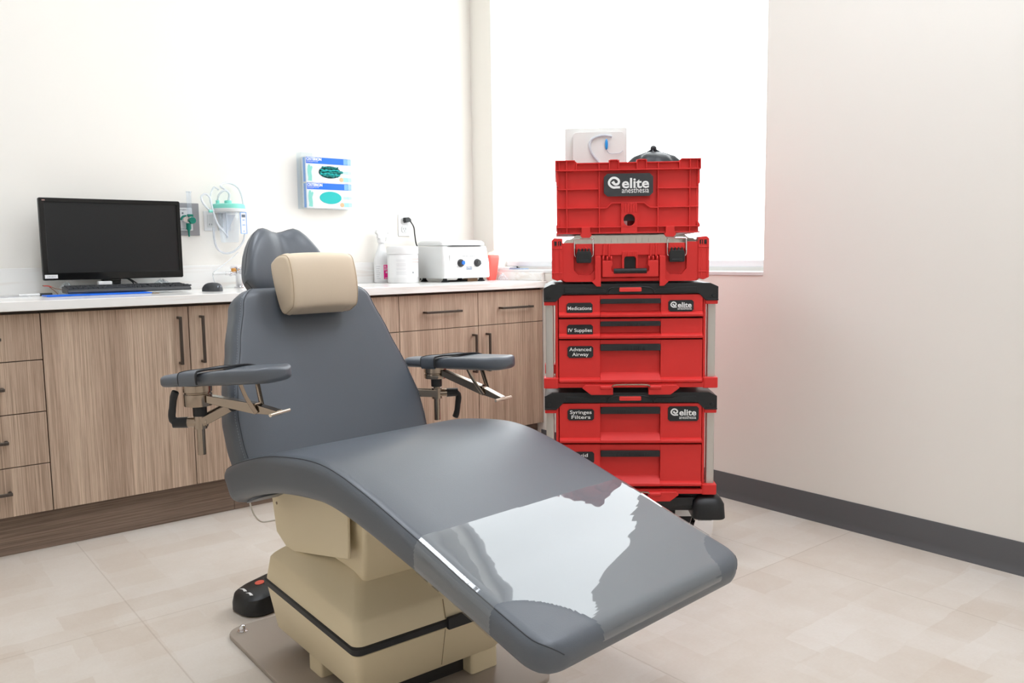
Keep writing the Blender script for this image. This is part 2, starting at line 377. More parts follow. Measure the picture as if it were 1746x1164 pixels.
for i, (a, b) in enumerate(((.689, ZT), (.506, .689), (.321, .506), (ZB, .321))):
    zc = .77 if i == 0 else (.598, .414, .236)[i-1]
    front(cb, 'drawer', .070, .523, a, b, (.195, zc, .398, zc))
cb = cabinet('wide base cabinet with two tall doors under the sink and keyboard', .523, 1.531)
front(cb, 'door', .523, 1.028, ZB, ZT, (.988, .63, .988, .815)); front(cb, 'door', 1.028, 1.531, ZB, ZT, (1.073, .63, 1.073, .815))
cb = cabinet('narrow base cabinet with one drawer half hidden behind the chair backrest', 1.531, 1.971)
front(cb, 'drawer', 1.531, 1.971, .687, ZT, (1.65, .77, 1.855, .77)); front(cb, 'door', 1.531, 1.971, ZB, .687, (1.585, .46, 1.585, .648))
cb = cabinet('base cabinet under the centrifuge with two drawers above two doors', 1.971, 2.842)
front(cb, 'drawer', 1.971, 2.421, .687, ZT, (2.1, .77, 2.305, .77)); front(cb, 'door', 1.971, 2.421, ZB, .687, (2.386, .46, 2.386, .650))
front(cb, 'drawer', 2.421, 2.842, .688, ZT, (2.549, .77, 2.753, .77)); front(cb, 'door', 2.421, 2.842, ZB, .688, (2.469, .46, 2.469, .650))
for i, (a, b) in enumerate(((-.345, 1.19), (1.19, 2.842))):
    tag(MB().box(a, b-.0015, 3.33, 3.348, 0, ZB-.006).build('toe_kick', WOODH, bevel=.001), ['dark wood toe kick board under the drawers and sink doors', 'dark wood toe kick board running behind the chair to the window wall'][i], 'toe kick', 'toe kick boards')
ct = thing('countertop', 'white veined stone countertop running along the back wall', 'countertop', (0, 3.245, .863))
MB().box(-.35, XB-.002, 0, YA-3.245-.001, 0, .034).build('slab', STONE, ct, bevel=.003)
MB().box(-.35, XB-.002, YA-3.245-.019, YA-3.245-.001, .034, .142).build('backsplash', STONE, ct, bevel=.0015)
MB().box(XB-.020, XB-.002, .02, YA-3.245-.02, .034, .078).build('side_splash', STONE, ct, bevel=.0015)
cb = cabinet('base cabinet of drawers beyond the left edge of the picture', -.35, .070)
for a, b in ((.689, ZT), (.506, .689), (.321, .506), (ZB, .321)): front(cb, 'drawer', -.35, .070, a, b, (-.24, (a+b)/2, -.04, (a+b)/2))

# ================================================================ the stacked equipment cases on their dolly
SROT = -YAW-R(3)
SX, SY = 2.0003, 1.8694                                     # floor point below the middle of the stack's front
def stacked(name, label, cat, z0, group=None, x=0, y=0):
    p = V((SX, SY, 0))+V((math.cos(SROT), math.sin(SROT), 0))*x+V((-math.sin(SROT), math.cos(SROT), 0))*y
    return thing(name, label, cat, (p.x, p.y, z0), SROT, group)
def logo(q, x0, x1, z0, z1, y, mi):
    """swirl emblem with the two lines of lettering, filling the given rectangle"""
    W_, H_ = x1-x0, z1-z0; e = W_*.29
    def P(a, b): return (x0+a*e, z1-H_*.02-e*.98+b*e)
    path = catmull([P(1.02, .12)+(0,), P(.75, .12)+(0,), P(.42, .12)+(0,), P(.14, .34)+(0,), P(.12, .62)+(0,), P(.36, .88)+(0,), P(.68, .88)+(0,), P(.92, .66)+(0,), P(.86, .42)+(0,), P(.64, .36)+(0,), P(.50, .46)+(0,), P(.40, .60)+(0,)], 5)
    wd = [e*.19]*(len(path)-8)+[e*.22]*4+[e*.26]*4
    q.ribbon([(p.x, p.y) for p in path], wd, y-.0005, y, mi)
    q.text('elite', x0+W_*.335, z1-H_*.02-e*.98+e*.06, W_*.335, y, mi, bold=.022, wd=W_*.655, align='LEFT')
    q.text('anesthesia', x0+W_*.335, z0+H_*.06, W_*.19, y, mi, bold=0, wd=W_*.655, align='LEFT')
def plate(parent, x0, x1, z0, z1, zb, lines=None, lg=False, ch=.006, y=0, mt=None):
    q = MB(); q.M = M.Translation((0, 0, -zb))
    q.prism([(x0+ch, z0), (x1-ch, z0), (x1, z0+ch), (x1, z1-ch), (x1-ch, z1), (x0+ch, z1), (x0, z1-ch), (x0, z0+ch)], y-.0025, y+.001)
    cx, hh = (x0+x1)/2, z1-z0
    if lg: logo(q, x0+(x1-x0)*.08, x1-(x1-x0)*.08, z0+hh*.10, z1-hh*.13, y-.0026, 1)
    else:
        n = len(lines); sz = .0165
        for i, t in enumerate(lines): q.text(t, cx, (z0+z1)/2-.0055+(n-1)*.0085-i*.0165, sz, y-.0026, 1, bold=.008, wd=min(.078, .0090*len(t)))
    return q.build('label_plate', [mt or TAGBLK, INK], parent, smooth=False)

def chest(label, z0, drawers):
    t = stacked('tool_drawer_chest', label, 'tool chest', z0, 'drawer chests in the red stack')
    D = .405
    # black lid with lowered ends and a chamfered underside
    pts = [(-.284, .290), (-.243, .290), (-.222, .312), (.222, .312), (.243, .290), (.284, .290), (.284, .334), (.258, .346), (-.258, .346), (-.284, .334)]
    q = MB(); q.prism(pts, 0, D, 'y')
    q.prism([(-.284, .289), (-.244, .289), (-.244, .294), (-.284, .294)], -.004, D+.004, 'y'); q.prism([(.284, .289), (.244, .289), (.244, .294), (.284, .294)], -.004, D+.004, 'y')
    for sx in (-1, 1):
        q.prism([(sx*.075, .317), (sx*.215, .317), (sx*.215, .334), (sx*.150, .334), (sx*.135, .329), (sx*.085, .329)], -.003, .004, 'y')
        q.cyl((sx*.268, .004, .306), (sx*.268, -.0035, .306), .0055, n=14)
    q.tube(catmull([(-.078, -.001, .313), (-.070, -.001, .328), (-.052, -.001, .334), (0, -.001, .335), (.052, -.001, .334), (.070, -.001, .328), (.078, -.001, .313)], 5), .0028, 8)
    lid = q.build('lid', BLACK, t, bevel=.003)
    MB().prism(rrect(-.037, .035, .320, .334, .003), -.008, .003, 'y').build('lid_latch', REDB, t, bevel=.002)
    # red carcass
    q = MB(); q.box(-.246, .246, .024, D-.004, .003, .311)
    q.box(-.246, -.237, .008, .03, .003, .300); q.box(.237, .246, .008, .03, .003, .300); q.box(-.246, .246, -.0015, .03, .003, .019)
    for sx in (-1, 1):
        for y0, y1 in ((-.004, .060), (D-.064, D)):
            a, b = sorted((sx*.236, sx*.286))
            q.prism(rrect(a, b, y0, y1, .008), .001, .036, 'z')
            a, b = sorted((sx*.244, sx*.283)); q.box(a, b, y0+.004, y1-.004, .277, .291)
    body = q.build('carcass', RED, t, bevel=.0025)
    MB().box(-.236, .236, .0205, .0238, .019, .305).build('drawer_gap', GAP, body, smooth=False)
    for sx in (-1, 1):
        for y in (.026, D-.034): 
            q = MB(); q.prism(rrect(sx*.2655-.0135, sx*.2655+.0135, y-.012, y+.012, .005), .030, .280, 'z'); q.build('corner_post', ALU, t)
    # front foot clips with the wire bail between them
    for sx in (-1, 1):
        q = MB(); q.prism([(sx*.058, .014), (sx*.150, .014), (sx*.160, .004), (sx*.145, -.008), (sx*.130, -.019), (sx*.058, -.019)], -.016, -.0012, 'y')
        q.cyl((sx*.060, -.014, .006), (sx*.100, -.014, .006), .0075, n=14)
        q.build('foot_clip', RED, t, bevel=.0025)
    MB().tube(catmull([(-.062, -.014, .006), (-.060, -.026, .012), (-.050, -.028, .0165), (0, -.028, .0175), (.050, -.028, .0165), (.060, -.026, .012), (.062, -.014, .006)], 5), .0026, 8).build('wire_bail', STEEL, t)
    for z1, z2, gz1, gz2, labels in drawers:
        q = MB(); g0, g1 = -.099, .099; lip = z1+.013
        q.box(-.235, g0, .004, .0215, lip-.002, z2); q.box(g1, .235, .004, .0215, lip-.002, z2); q.box(g0, g1, .004, .0215, gz2, z2)
        q.box(g0, g1, .019, .0218, lip, gz2)
        q.prism([(.0215, z1), (-.004, z1), (-.007, z1+.003), (-.007, z1+.009), (.004, lip+.004), (.0215, lip+.004)], -.235, g0, 'x')
        q.prism([(.0215, z1), (-.004, z1), (-.007, z1+.003), (-.007, z1+.009), (.004, lip+.004), (.0215, lip+.004)], g1, .235, 'x')
        rise = .020 if z2-z1 > .1 else .006
        q.prism([(.0215, z1), (-.006, z1), (-.009, z1+.003), (-.009, z1+.010), (.019, z1+.013+rise), (.0215, z1+.013+rise)], g0, g1, 'x')
        dr = q.build('drawer', RED, t, bevel=.0012)
        q = MB(); q.prism([(g0+.001, gz1), (g1-.001, gz1), (g1-.001, gz2-.003), (g1-.005, gz2+.001), (g0+.005, gz2+.001), (g0+.001, gz2-.003)], -.003, .012, 'y')
        for i in range(17): q.box(-.046+i*.0056, -.0432+i*.0056, -.0042, 0, gz1+.001, gz1+(gz2-gz1)*.62)
        q.build('drawer_grip', BLACKR, dr, bevel=.0008)
        for kind, x0, x1, a, b_, lines in labels:
            plate(dr, x0, x1, a, b_, 0, lines, kind == 'logo', y=.0035)
    return t
chest('red drawer chest with two deep drawers, bottom case on the wheeled dolly', .228, [
    (.177, .309, .275, .297, [('t', -.208, -.120, .253, .291, ['Syringes', 'Filters']), ('logo', .124, .225, .250, .299, None)]),
    (.030, .170, .130, .150, [('t', -.208, -.120, .106, .146, ['Fluid', 'Trays'])])])
chest('red drawer chest with three drawers labelled Medications, IV Supplies and Advanced Airway', .588, [
    (.237, .309, .281, .296, [('t', -.209, -.124, .249, .285, ['Medications']), ('logo', .123, .205, .254, .291, None)]),
    (.166, .231, .207, .222, [('t', -.208, -.123, .176, .213, ['IV Supplies'])]),
    (.020, .161, .126, .147, [('t', -.207, -.122, .103, .142, ['Advanced', 'Airway'])])])

# ---- case with clear lid and two draw latches
cs = stacked('tool_case', 'flat red carrying case with clear lid and two black latches', 'carrying case', .943, x=-.002)
k = .0019
def cz(y): return (478-y)*k
def cx_(x): return (x-1074.5)*k
q = MB(); q.prism([(-.232, .010), (-.218, -.002), (.218, -.002), (.232, .010), (.232, .122), (-.232, .122)], .016, .350, 'y')
for sx in (-1, 1):
    pan = [(957, 412), (978.5, 412), (978.5, 458), (987, 467), (1006, 467), (1014.5, 458), (1014.5, 434), (1024.5, 434), (1024.5, 479), (964, 479), (957, 475)]
    q.prism([(-sx*cx_(x), cz(y)) for x, y in pan], .002, .018, 'y')
    q.prism([(-sx*cx_(x), cz(y)) for x, y in ((1014.5, 436), (1024.5, 436), (1024.5, 487), (1017, 487), (1009, 479), (1014.5, 474))], -.010, -.0012, 'y'); q.box(*sorted((-sx*cx_(1015), -sx*cx_(1024.5))), -.0015, .004, cz(476), cz(438))
    a, b = sorted((sx*.220, sx*.2545))
    q.prism([(sx*.219, .008), (sx*.236, .002), (sx*.2545, .010), (sx*.2545, .134), (sx*.246, .142), (sx*.219, .140)], -.003, .040, 'y')
    q.box(a, b, .30, .352, .004, .140); q.box(*sorted((sx*.225, sx*.2505)), .03, .31, .006, .134)
    for x in (.229, .247): q.box(sx*x-.0015, sx*x+.0015, -.005, 0, .010, .130)
    q.box(a, b, -.005, 0, .106, .110); q.box(a, b, -.005, 0, .026, .030)
q.box(-.115, .115, .004, .018, cz(434), .122)
for x in (1030, 1039, 1110, 1119): q.box(cx_(x)-.003, cx_(x)+.003, -.001, .010, cz(437), cz(414))
q.box(-.098, .098, .004, .02, .0, .010)
case_body = q.build('case_body', RED, cs, bevel=.002)
for sx in (-1, 1):
    for x in (.2285, .243): MB().prism(rrect(sx*x-.005, sx*x+.005, .117, .131, .0015), -.0042, -.0025, 'y').build('vent_slot', BLACK, case_body, smooth=False)
# centre pocket with rounded hole
q = MB(); q.ring_prism(rrect(cx_(1061), cx_(1088), cz(461), cz(427), .002, 6), rrect(cx_(1064.5), cx_(1085), cz(459.5), cz(436), .0095, 6), .001, .017, 'y')
for x in (1063, 1067, 1071, 1075, 1079, 1083, 1086): q.box(cx_(x)-.0011, cx_(x)+.0011, -.001, .004, cz(436), cz(428))
q.build('catch_housing', RED, cs, bevel=.001)
MB().prism(rrect(cx_(1065), cx_(1084.5), cz(459), cz(436.5), .009, 6), .0145, .0158, 'y').build('catch_pocket', BLACK, cs, smooth=False)
q = MB(); q.prism([(cx_(x), cz(y)) for x, y in ((1027, 471), (1122.5, 471), (1122.5, 443), (1105, 443), (1104, 450), (1107, 455), (1106, 461), (1101, 463.5), (1048, 463.5), (1043, 461), (1042, 455), (1045, 450), (1044, 443), (1027, 443))], -.010, .004, 'y')
for x in (1028.5, 1035.5, 1042.5, 1106.5, 1113.5, 1120.5): q.cyl((cx_(x)-.0026, -.003, cz(439.5)), (cx_(x)+.0026, -.003, cz(439.5)), .0085, n=16)
hd = q.build('handle', RED, cs, bevel=.002)
q = MB(); q.cyl((-.053, -.006, cz(461)), (.053, -.006, cz(461)), .0083, n=18)
for i in range(21): q.cyl((-.0508+i*.005, -.006, cz(461)), (-.0482+i*.005, -.006, cz(461)), .0092, n=18)
q.build('handle_grip', BLACKR, hd)
for sx in (-1, 1):
    xc = sx*.150
    q = MB(); q.prism([(xc-.025, .085), (xc+.025, .085), (xc+.024, .104), (xc-.024, .104)], -.002, .017, 'y'); q.box(xc-.026, xc+.026, -.004, .017, .103, .122)
    for i in range(4): q.cyl((xc-.0165+i*.011, -.0025, .103), (xc-.0165+i*.011, -.0025, .112), .0028, n=8)
    q.build('latch_keeper', RED, cs, bevel=.001)
    q = MB(); q.prism([(xc-.022, .060), (xc+.022, .060), (xc+.0245, .066), (xc+.0245, .090), (xc+.021, .098), (xc-.021, .098), (xc-.0245, .090), (xc-.0245, .066)], -.016, .010, 'y')
    for i in range(4): q.prism([(xc-.0205+i*.011, .096), (xc-.0125+i*.011, .096), (xc-.0145+i*.011, .107), (xc-.0185+i*.011, .107)], -.012, .002, 'y')
    q.box(xc-.016, xc+.016, -.0175, -.015, .0625, .070)
    q.build('draw_latch', BLACK, cs, bevel=.0015)
    MB().tube(catmull([(xc-.021, -.004, .080), (xc-.0285, -.006, .083), (xc-.0305, -.006, .096), (xc-.0305, -.006, .132), (xc-.029, -.003, .137), (xc+.029, -.003, .137), (xc+.0305, -.006, .132), (xc+.0305, -.006, .096), (xc+.0285, -.006, .083), (xc+.021, -.004, .080)], 4), .0021, 8).build('latch_wire', CHROME, cs)
q = MB(); q.prism([(-.214, .1215), (.214, .1215), (.214, .128), (.206, .136), (.190, .138), (.176, .1495), (.10, .1495), (.085, .1485), (-.07, .1485), (-.085, .1495), (-.176, .1495), (-.190, .138), (-.206, .136), (-.214, .128)], .012, .34, 'y')
for i in range(15): q.box(-.14+i*.02, -.1392+i*.02, .009, .0125, .124, .138)
q.build('clear_lid', SMOKE, cs)

# ---- open crate on top
CX = -.0095
cr = stacked('storage_crate', 'open red ribbed crate with a charcoal logo sign, topmost of the stack', 'crate', 1.0975, x=CX)
u_ = .00188
def rx(x): return (x-1071)*u_
def rz_(y): return (398.5-y)*u_
BD = .385
q = MB()
hole = rrect(rx(1064), rx(1083.5), rz_(386), rz_(365.5), .0175, 8)
q.ring_prism(rrect(-.223, .223, .003, .222, .004, 8), hole, .0125, .0165, 'y')
q.box(-.223, .223, BD-.017, BD-.013, .003, .222); q.box(-.223, -.219, .0165, BD-.016, .003, .222); q.box(.219, .223, .0165, BD-.016, .003, .222); q.box(-.221, .221, .014, BD-.014, .0, .004)
body = q.build('crate_wall', RED, cr, bevel=.0008)
q = MB()
def ribs(face):      # ribs of one long side; face=+1 front, -1 back
    yy = (lambda a, b: (a, b)) if face > 0 else (lambda a, b: (BD-b, BD-a))
    for x in (-.197, -.092, .097, .199): q.box(x-.0017, x+.0017, *yy(.001, .0135), .002, .205)
    for sgn in (-1, 1):
        for z in (rz_(322.5), rz_(354.5)): q.box(*sorted((sgn*.2235, sgn*.0935)), *yy(.001, .0135), z-.0016, z+.0016)
    q.box(-.230, .230, *yy(-.001, .0135), rz_(387.5)-.0016, rz_(387.5)+.0016)
    q.box(-.232, .232, *yy(-.004, .0135), -.0005, .0032)
    q.box(-.233, .233, *yy(-.006, .0135), .2010, .2045)
    prof = [(-.2335, .2045), (-.2335, .232), (-.205, .2355), (-.171, .2355), (-.161, .2265), (-.062, .2265), (-.056, .2355), (-.033, .2355), (-.027, .2265)]
    prof = prof+[(-x, z) for x, z in prof[::-1]]
    q.prism(prof, *yy(.008, .0135), 'y')
    for x in (-.232, -.197, -.165, -.0925, -.0595, -.029, .029, .0595, .097, .165, .199, .232): q.box(x-.0015, x+.0015, *yy(-.004, .010), .2025, .2265 if .17 > abs(x) > .06 or abs(x) < .028 else .2345)
    for a, b in ((-.164, -.062), (-.027, .027), (.062, .164)): q.box(a, b, *yy(-.003, .010), .2235, .2268)
    for a, b in ((-.2335, -.170), (-.057, -.032), (.032, .057), (.170, .2335)): q.box(a, b, *yy(-.004, .010), .2325, .2356)
ribs(1); ribs(-1)
q.ribbon([(-.092, .082), (-.068, .082), (-.052, .0975), (.052, .0975), (.072, .082), (.097, .082)], .0034, .001, .0135)
for sx in (-1, 1):      # short sides: flange, bottom rail, corner posts
    a, b = sorted((sx*.2195, sx*.2335)); q.box(a, b, 0, BD, .2010, .2045); q.box(a, b, 0, BD, .2300, .2340); q.box(*sorted((sx*.2195, sx*.2225)), 0, BD, .2045, .230)
    q.box(*sorted((sx*.219, sx*.231)), 0, BD, 0, .0032); q.box(*sorted((sx*.219, sx*.231)), 0, BD, rz_(387.5)-.0016, rz_(387.5)+.0016)
    for z in (rz_(322.5), rz_(354.5)): q.box(*sorted((sx*.2195, sx*.2290)), .01, BD-.01, z-.0016, z+.0016)
    for y in (.0135, .09, .19, .29, BD-.0135): q.box(*sorted((sx*.2195, sx*.2290)), y-.0017, y+.0017, .002, .205)
    q.prism([(sx*.223, .018), (sx*.232, .018), (sx*.232, .026), (sx*.226, .036), (sx*.223, .036)], .002, .030, 'y')
    q.prism([(sx*.223, .150), (sx*.231, .158), (sx*.231, .201), (sx*.223, .201)], .002, .045, 'y')
q.build('rib_lattice', RED, cr, bevel=.0006)
q = MB(); q.ring_prism(rrect(rx(1059.5), rx(1087), .003, .095, .001, 8), hole, -.001, .0135, 'y')
for i in range(6): q.box(rx(1061)+i*.0087, rx(1061)+.0035+i*.0087, -.004, .002, .067, .096)
q.build('catch_housing', RED, cr, bevel=.0008)
q = MB(); q.prism(rrect(rx(1062), rx(1085), rz_(377), rz_(362), .006), .0175, .032, 'y'); q.build('catch_lever', CHAR, cr, bevel=.001)
for sx in (-1, 1):
    xc = sx*.1355; q = MB(); q.prism([(xc-.014, .020), (xc+.014, .020), (xc+.014, .0), (xc+.020, -.004), (xc+.012, -.0135), (xc-.012, -.0135), (xc-.020, -.004), (xc-.014, 0)], -.009, .003, 'y'); q.build('foot_clip', RED, cr, bevel=.001)
plate(cr, rx(1030), rx(1114), rz_(335.5), rz_(297), 0, None, True, .011, y=-.001, mt=CHAR)

# ---- things in the crate
pk = stacked('airway_tube_package', 'clear sterile package with a curved breathing tube standing in the crate', 'medical package', 1.1025, x=-.105, y=.115)
q = MB(); q.prism(rrect(-.104, .104, .0, .352, .004), -.001, .001, 'y'); q.prism(rrect(-.078, .094, .03, .335, .012), -.022, -.001, 'y')
pk_f = q.build('pouch', POUCH, pk, bevel=.002)
pth = catmull([(.052, -.026, .318), (.02, -.026, .322), (-.014, -.026, .310), (-.022, -.026, .285), (-.012, -.026, .258), (.006, -.026, .236), (.03, -.026, .20), (.05, -.026, .16)], 8)
MB().tube(pth, .0042, 10).build('breathing_tube', TUBE, pk)
MB().sphere((.034, -.027, .292), .0052, 12, 0, (1, .8, 3.6)).build('cuff_tag', mat('cuff_blue', (40, 150, 225), .4), pk)
MB().tube(catmull([(.036, -.027, .272), (.045, -.026, .262), (.075, -.026, .262), (.088, -.026, .27)], 5), .0012, 6).build('inflation_line', TUBE, pk)
pk.rotation_euler = (R(-4), 0, SROT)
bg = stacked('plastic_bag', 'black plastic bag with gathered knot lying in the red crate', 'bag', 1.1025, x=.100, y=.238)
bg.scale = (1, 1, 1.06)
q = MB(); rings = []
for i in range(19):
    t = i/18; z = .005+.258*t; rr = .097*max(.02, 1-abs((t-.35)/.66)**6)**.5 if t > .35 else .097*(1-.15*((t-.35)/.35)**2)
    ring = []
    for j in range(64):
        a = 2*math.pi*j/64; f = 1+(.03+.06*t*t)*math.sin(a*9+2.1*math.sin(a*2)+.8*math.sin(a*3))*min(1, .2+t)+.05*math.sin(a*5+t*4)+.05*math.sin(a*2+1)
        ring.append(((rr*f)*math.cos(a)*1.0, rr*f*math.sin(a)*.9, z+.012*math.sin(a*3+1)*t*(1-t)*2))
    rings.append(ring)
q.loft(rings); q.build('bag_body', mat('bag_black', (38, 41, 45), .42, bump=.35, bscale=60), bg, ang=80)
q = MB(); q.sphere((0, 0, .276), .011, 14, 0, (1, 1, .9))
for i in range(7):
    a = i*.9; q.tube(catmull([(.003*math.cos(a), .003*math.sin(a), .270), (.014*math.cos(a), .012*math.sin(a), .268), (.034*math.cos(a), .03*math.sin(a), .257)], 4), [.004]*4+[.003]*4+[.0018], 6)
q.build('knot', MATS['bag_black'], bg)

# ---- dolly
dl = stacked('wheeled_dolly', 'black dolly with chrome swivel casters carrying the red stack', 'dolly', 0)
q = MB(); q.box(-.245, .245, .03, .385, .165, .224)
for sx in (-1, 1):
    for y in (.045, .370):
        cx0 = sx*.262; rings = []
        for z, g in ((.146, .0), (.150, .002), (.196, -.001), (.212, -.010), (.222, -.024)):
            rings.append([(cx0+x, y+yy, z) for x, yy in rrect(-.054-g, .052+g, -.062-g, .062+g, .026, 5)])
        q.loft(rings)
    q.box(*sorted((sx*.13, sx*.235)), .02, .06, .170, .214)
q.prism([(-.21, .216), (-.21, .190), (-.13, .178), (.13, .178), (.21, .190), (.21, .216)], .008, .04, 'y')
q.build('platform', BLACK, dl, bevel=.003)
for sx in (-1, 1):
    for y in (.045, .370):
        q = MB(); xc = sx*.250
        q.cyl((xc, y, .1465), (xc, y, .138), .033); a = -.05
        d = V((math.cos(a), -math.sin(a), 0)); s2 = V((math.sin(a), math.cos(a), 0)); c0 = V((xc, y, 0))
        for s_ in (-1, 1):
            pts = [(-.030, .136), (.030, .136), (.022, .060), (.012, .044), (-.052, .044), (-.052, .066)]
            A = [q.v(c0+d*px+s2*(s_*.023)+V((0, 0, pz))) for px, pz in pts]; B = [q.v(c0+d*px+s2*(s_*.0255)+V((0, 0, pz))) for px, pz in pts]
            q.face(A); q.face(B[::-1])
            for i in range(6): q.face([A[i], B[i], B[(i+1) % 6], A[(i+1) % 6]])
        tp = [c0+d*px+s2*py+V((0, 0, .1365)) for px, py in rrect(-.031, .031, -.0255, .0255, .008)]
        tb = [p-V((0, 0, .004)) for p in tp]; q.loft([tp, tb])
        fk = q.build('caster_fork', CHROME, dl)
        w0 = c0-d*.026; q = MB(); q.lathe([(.012, -.018), (.044, -.018), (.050, -.012), (.050, .012), (.044, .018), (.012, .018)], (w0.x, w0.y, .0505), s2, 28); q.build('caster_wheel', BLACKR, fk)

# ================================================================ the procedure chair
CO = V((1.0295, 1.75, 0)); CR = R(5.2)                      # chair frame: x across, y towards the head
chair = thing('procedure_chair', 'dark grey vinyl procedure chair on a beige pedestal in the middle of the room', 'chair', CO, CR)
def section(w, t, r, n=5, m=10, crown=0, dish=0):
    """closed rounded-rectangle outline: half width w, thickness t below the top line; returns (a, b)"""
    r = min(r, t/2*.98, w*.98); o = []
    def arc(cx, cy, a0):
        for i in range(n+1):
            t_ = R(a0+90*i/n); o.append((cx+r*math.cos(t_), cy+r*math.sin(t_)))
    arc(w-r, -t+r, -90)
    arc(w-r, -r, 0)
    for i in range(1, m):
        x = (w-r)*(1-2*i/m); o.append((x, 0))
    arc(-w+r, -r, 90)
    arc(-w+r, -t+r, 180)
    for i in range(1, m):
        x = -(w-r)*(1-2*i/m); o.append((x, -t))
    return [(a, b+(crown*(1-(a/w)**2) if b > -t*.5 else 0)) for a, b in o]
def cushion(path, width, thick, rc, re, edge=.022, crown=.0, steps=8, ends=(1, 1), off=0, rc2=None):
    """loft along path [(y, z)] (head to foot); width(s01) gives the half width; ends rounded in plan (rc) and in profile (re)"""
    P = [V((0, y, z)) for y, z in path]; L_ = [0]
    for a, b in zip(P, P[1:]): L_.append(L_[-1]+(b-a).length)
    tot = L_[-1]; rc2 = rc if rc2 is None else rc2
    S = []
    if ends[0]: S += [rc*(1-math.cos(math.pi/2*i/steps)) for i in range(steps)]
    a0 = rc if ends[0] else 0; b0 = tot-(rc2 if ends[1] else 0)
    nmid = max(4, int((b0-a0)/.018)); S += [a0+(b0-a0)*i/nmid for i in range(nmid+1)]
    if ends[1]: S += [tot-rc2*(1-math.cos(math.pi/2*i/steps)) for i in range(steps-1, -1, -1)]
    rings = []
    for s_ in S:
        i = max(0, min(len(P)-2, sum(1 for q in L_ if q <= s_)-1)); f = (s_-L_[i])/(L_[i+1]-L_[i]); p = P[i].lerp(P[i+1], f)
        t = (P[i+1]-P[i]).normalized()
        # smooth tangent
        j0, j1 = max(0, i-1), min(len(P)-1, i+2); t = (P[j1]-P[j0]).normalized()
        nn = V((0, -t.z, t.y)); nn = nn if nn.z > 0 or abs(nn.z) < .3 and nn.y < 0 else -nn
        w_ = width(s_/tot); th = thick(s_/tot) if callable(thick) else thick; dn = 0
        for d, flag, rr in ((s_, ends[0], rc), (tot-s_, ends[1], rc2)):
            if flag and d < rr: w_ -= rr*(1-math.sqrt(max(0, 1-((rr-d)/rr)**2)))
            if flag and d < re: dn += re*(1-math.sqrt(max(0, 1-((re-d)/re)**2)))
        ring = []
        for a, b in section(w_+off, max(.006, th-2*dn)+2*off, edge+off, crown=crown):
            ring.append(p+V((a, 0, 0))+nn*(b-dn+off))
        rings.append(ring)
    return rings, S, tot
def spline(pts, n=10): return [(p.x, p.y) for p in catmull([(a, b, 0) for a, b in pts], n)]
seat_path = spline([(.365, .468), (.33, .502), (.27, .531), (.18, .559), (.08, .583), (-.03, .598), (-.12, .603), (-.20, .595), (-.30, .571), (-.40, .541), (-.50, .509), (-.60, .475), (-.70, .444), (-.76, .426), (-.806, .413)])
seat_w = lambda t: .300
seat_t = lambda t: .092-.030*max(0, min(1, (t-.40)/.45))
rings, S, tot = cushion(seat_path, seat_w, seat_t, .075, .028, .024, .0, ends=(1, 1), rc2=.060)
q = MB(); q.loft(rings); seat = q.build('seat_cushion', VINYL, chair, ang=70)
def edge_line(rings, idx, i0, i1, out=.0008): return [V(r[idx]) for r in rings[i0:i1]]
nr = len(rings[0])
def seam(name, rings, idxs, parent, i0=0, i1=None, r=.0013, mt=VINYLD):
    for ix in idxs:
        MB().tube([V(r_[ix]) for r_ in rings[i0:i1]], r, 6).build(name, mt, parent, ang=80)
seam('seam', rings, (8, 23), seat, 2, -2)
# backrest, reclined
BA = R(68); B0 = V((.026, .262, .520)); BX = V((1, 0, 0)); BE = V((0, math.cos(BA), math.sin(BA))); BN = V((0, -math.sin(BA), math.cos(BA)))
def interp(tab):
    def f(x):
        for (a, b), (c, d) in zip(tab, tab[1:]):
            if x <= c: 
                k_ = max(0, (x-a)/(c-a)); k_ = k_*k_*(3-2*k_)*.35+k_*.65
                return b+(d-b)*k_
        return tab[-1][1]
    return f
bw = interp([(-.09, .278), (-.02, .292), (.05, .300), (.12, .299), (.20, .283), (.32, .248), (.42, .2165), (.50, .194)])
H0, H1 = -.085, .474
rows = []; n_ = 44; rc = .048
for i in range(n_+1):
    t = i/n_; e = H0+(H1-H0)*(1-(1-t)**1.35) if False else H0+(H1-H0)*t
    rows.append(e)
rows = [H0+.0]+[e for e in rows[1:] if e < H1-rc]+[H1-rc*(1-math.sin(math.pi/2*j/9)) for j in range(10)]
rings = []
for e in rows:
    w_ = bw(e); dn = 0; d = H1-e
    if d < rc: w_ -= rc*(1-math.sqrt(max(0, 1-((rc-d)/rc)**2)))
    if d < .03: dn = .03*(1-math.sqrt(max(0, 1-((.03-d)/.03)**2)))
    ring = []
    for a, b in section(w_, max(.012, .085-2*dn), .026, crown=0):
        dish = .010*max(0, 1-(a/w_)**2) if b > -.03 else 0        # slightly hollowed front
        ring.append(B0+BX*a+BE*e+BN*(b-dn-dish*min(1, max(0, (H1-e)/.1))))
    rings.append(ring)
q = MB(); q.loft(rings); back = q.build('backrest', VINYL, chair, ang=70)
seam('seam', rings, (9, 22), back, 3, -1)
for ix in (9, 22):                                          # light lockstitch beside the seam
    pts = [V(r_[ix-1 if ix == 9 else ix+1]) for r_ in rings[3:]]
    q = MB(); acc = 0
    for a, b in zip(pts, pts[1:]):
        L_ = (b-a).length; k_ = 0
        while acc+k_*.0075 < L_:
            p0 = a.lerp(b, (acc+k_*.0075)/L_); p1 = p0+(b-a).normalized()*.0045; q.tube([p0, p1], .0009, 5); k_ += 1
        acc = acc+k_*.0075-L_
    q.build('stitching', STITCH, back)
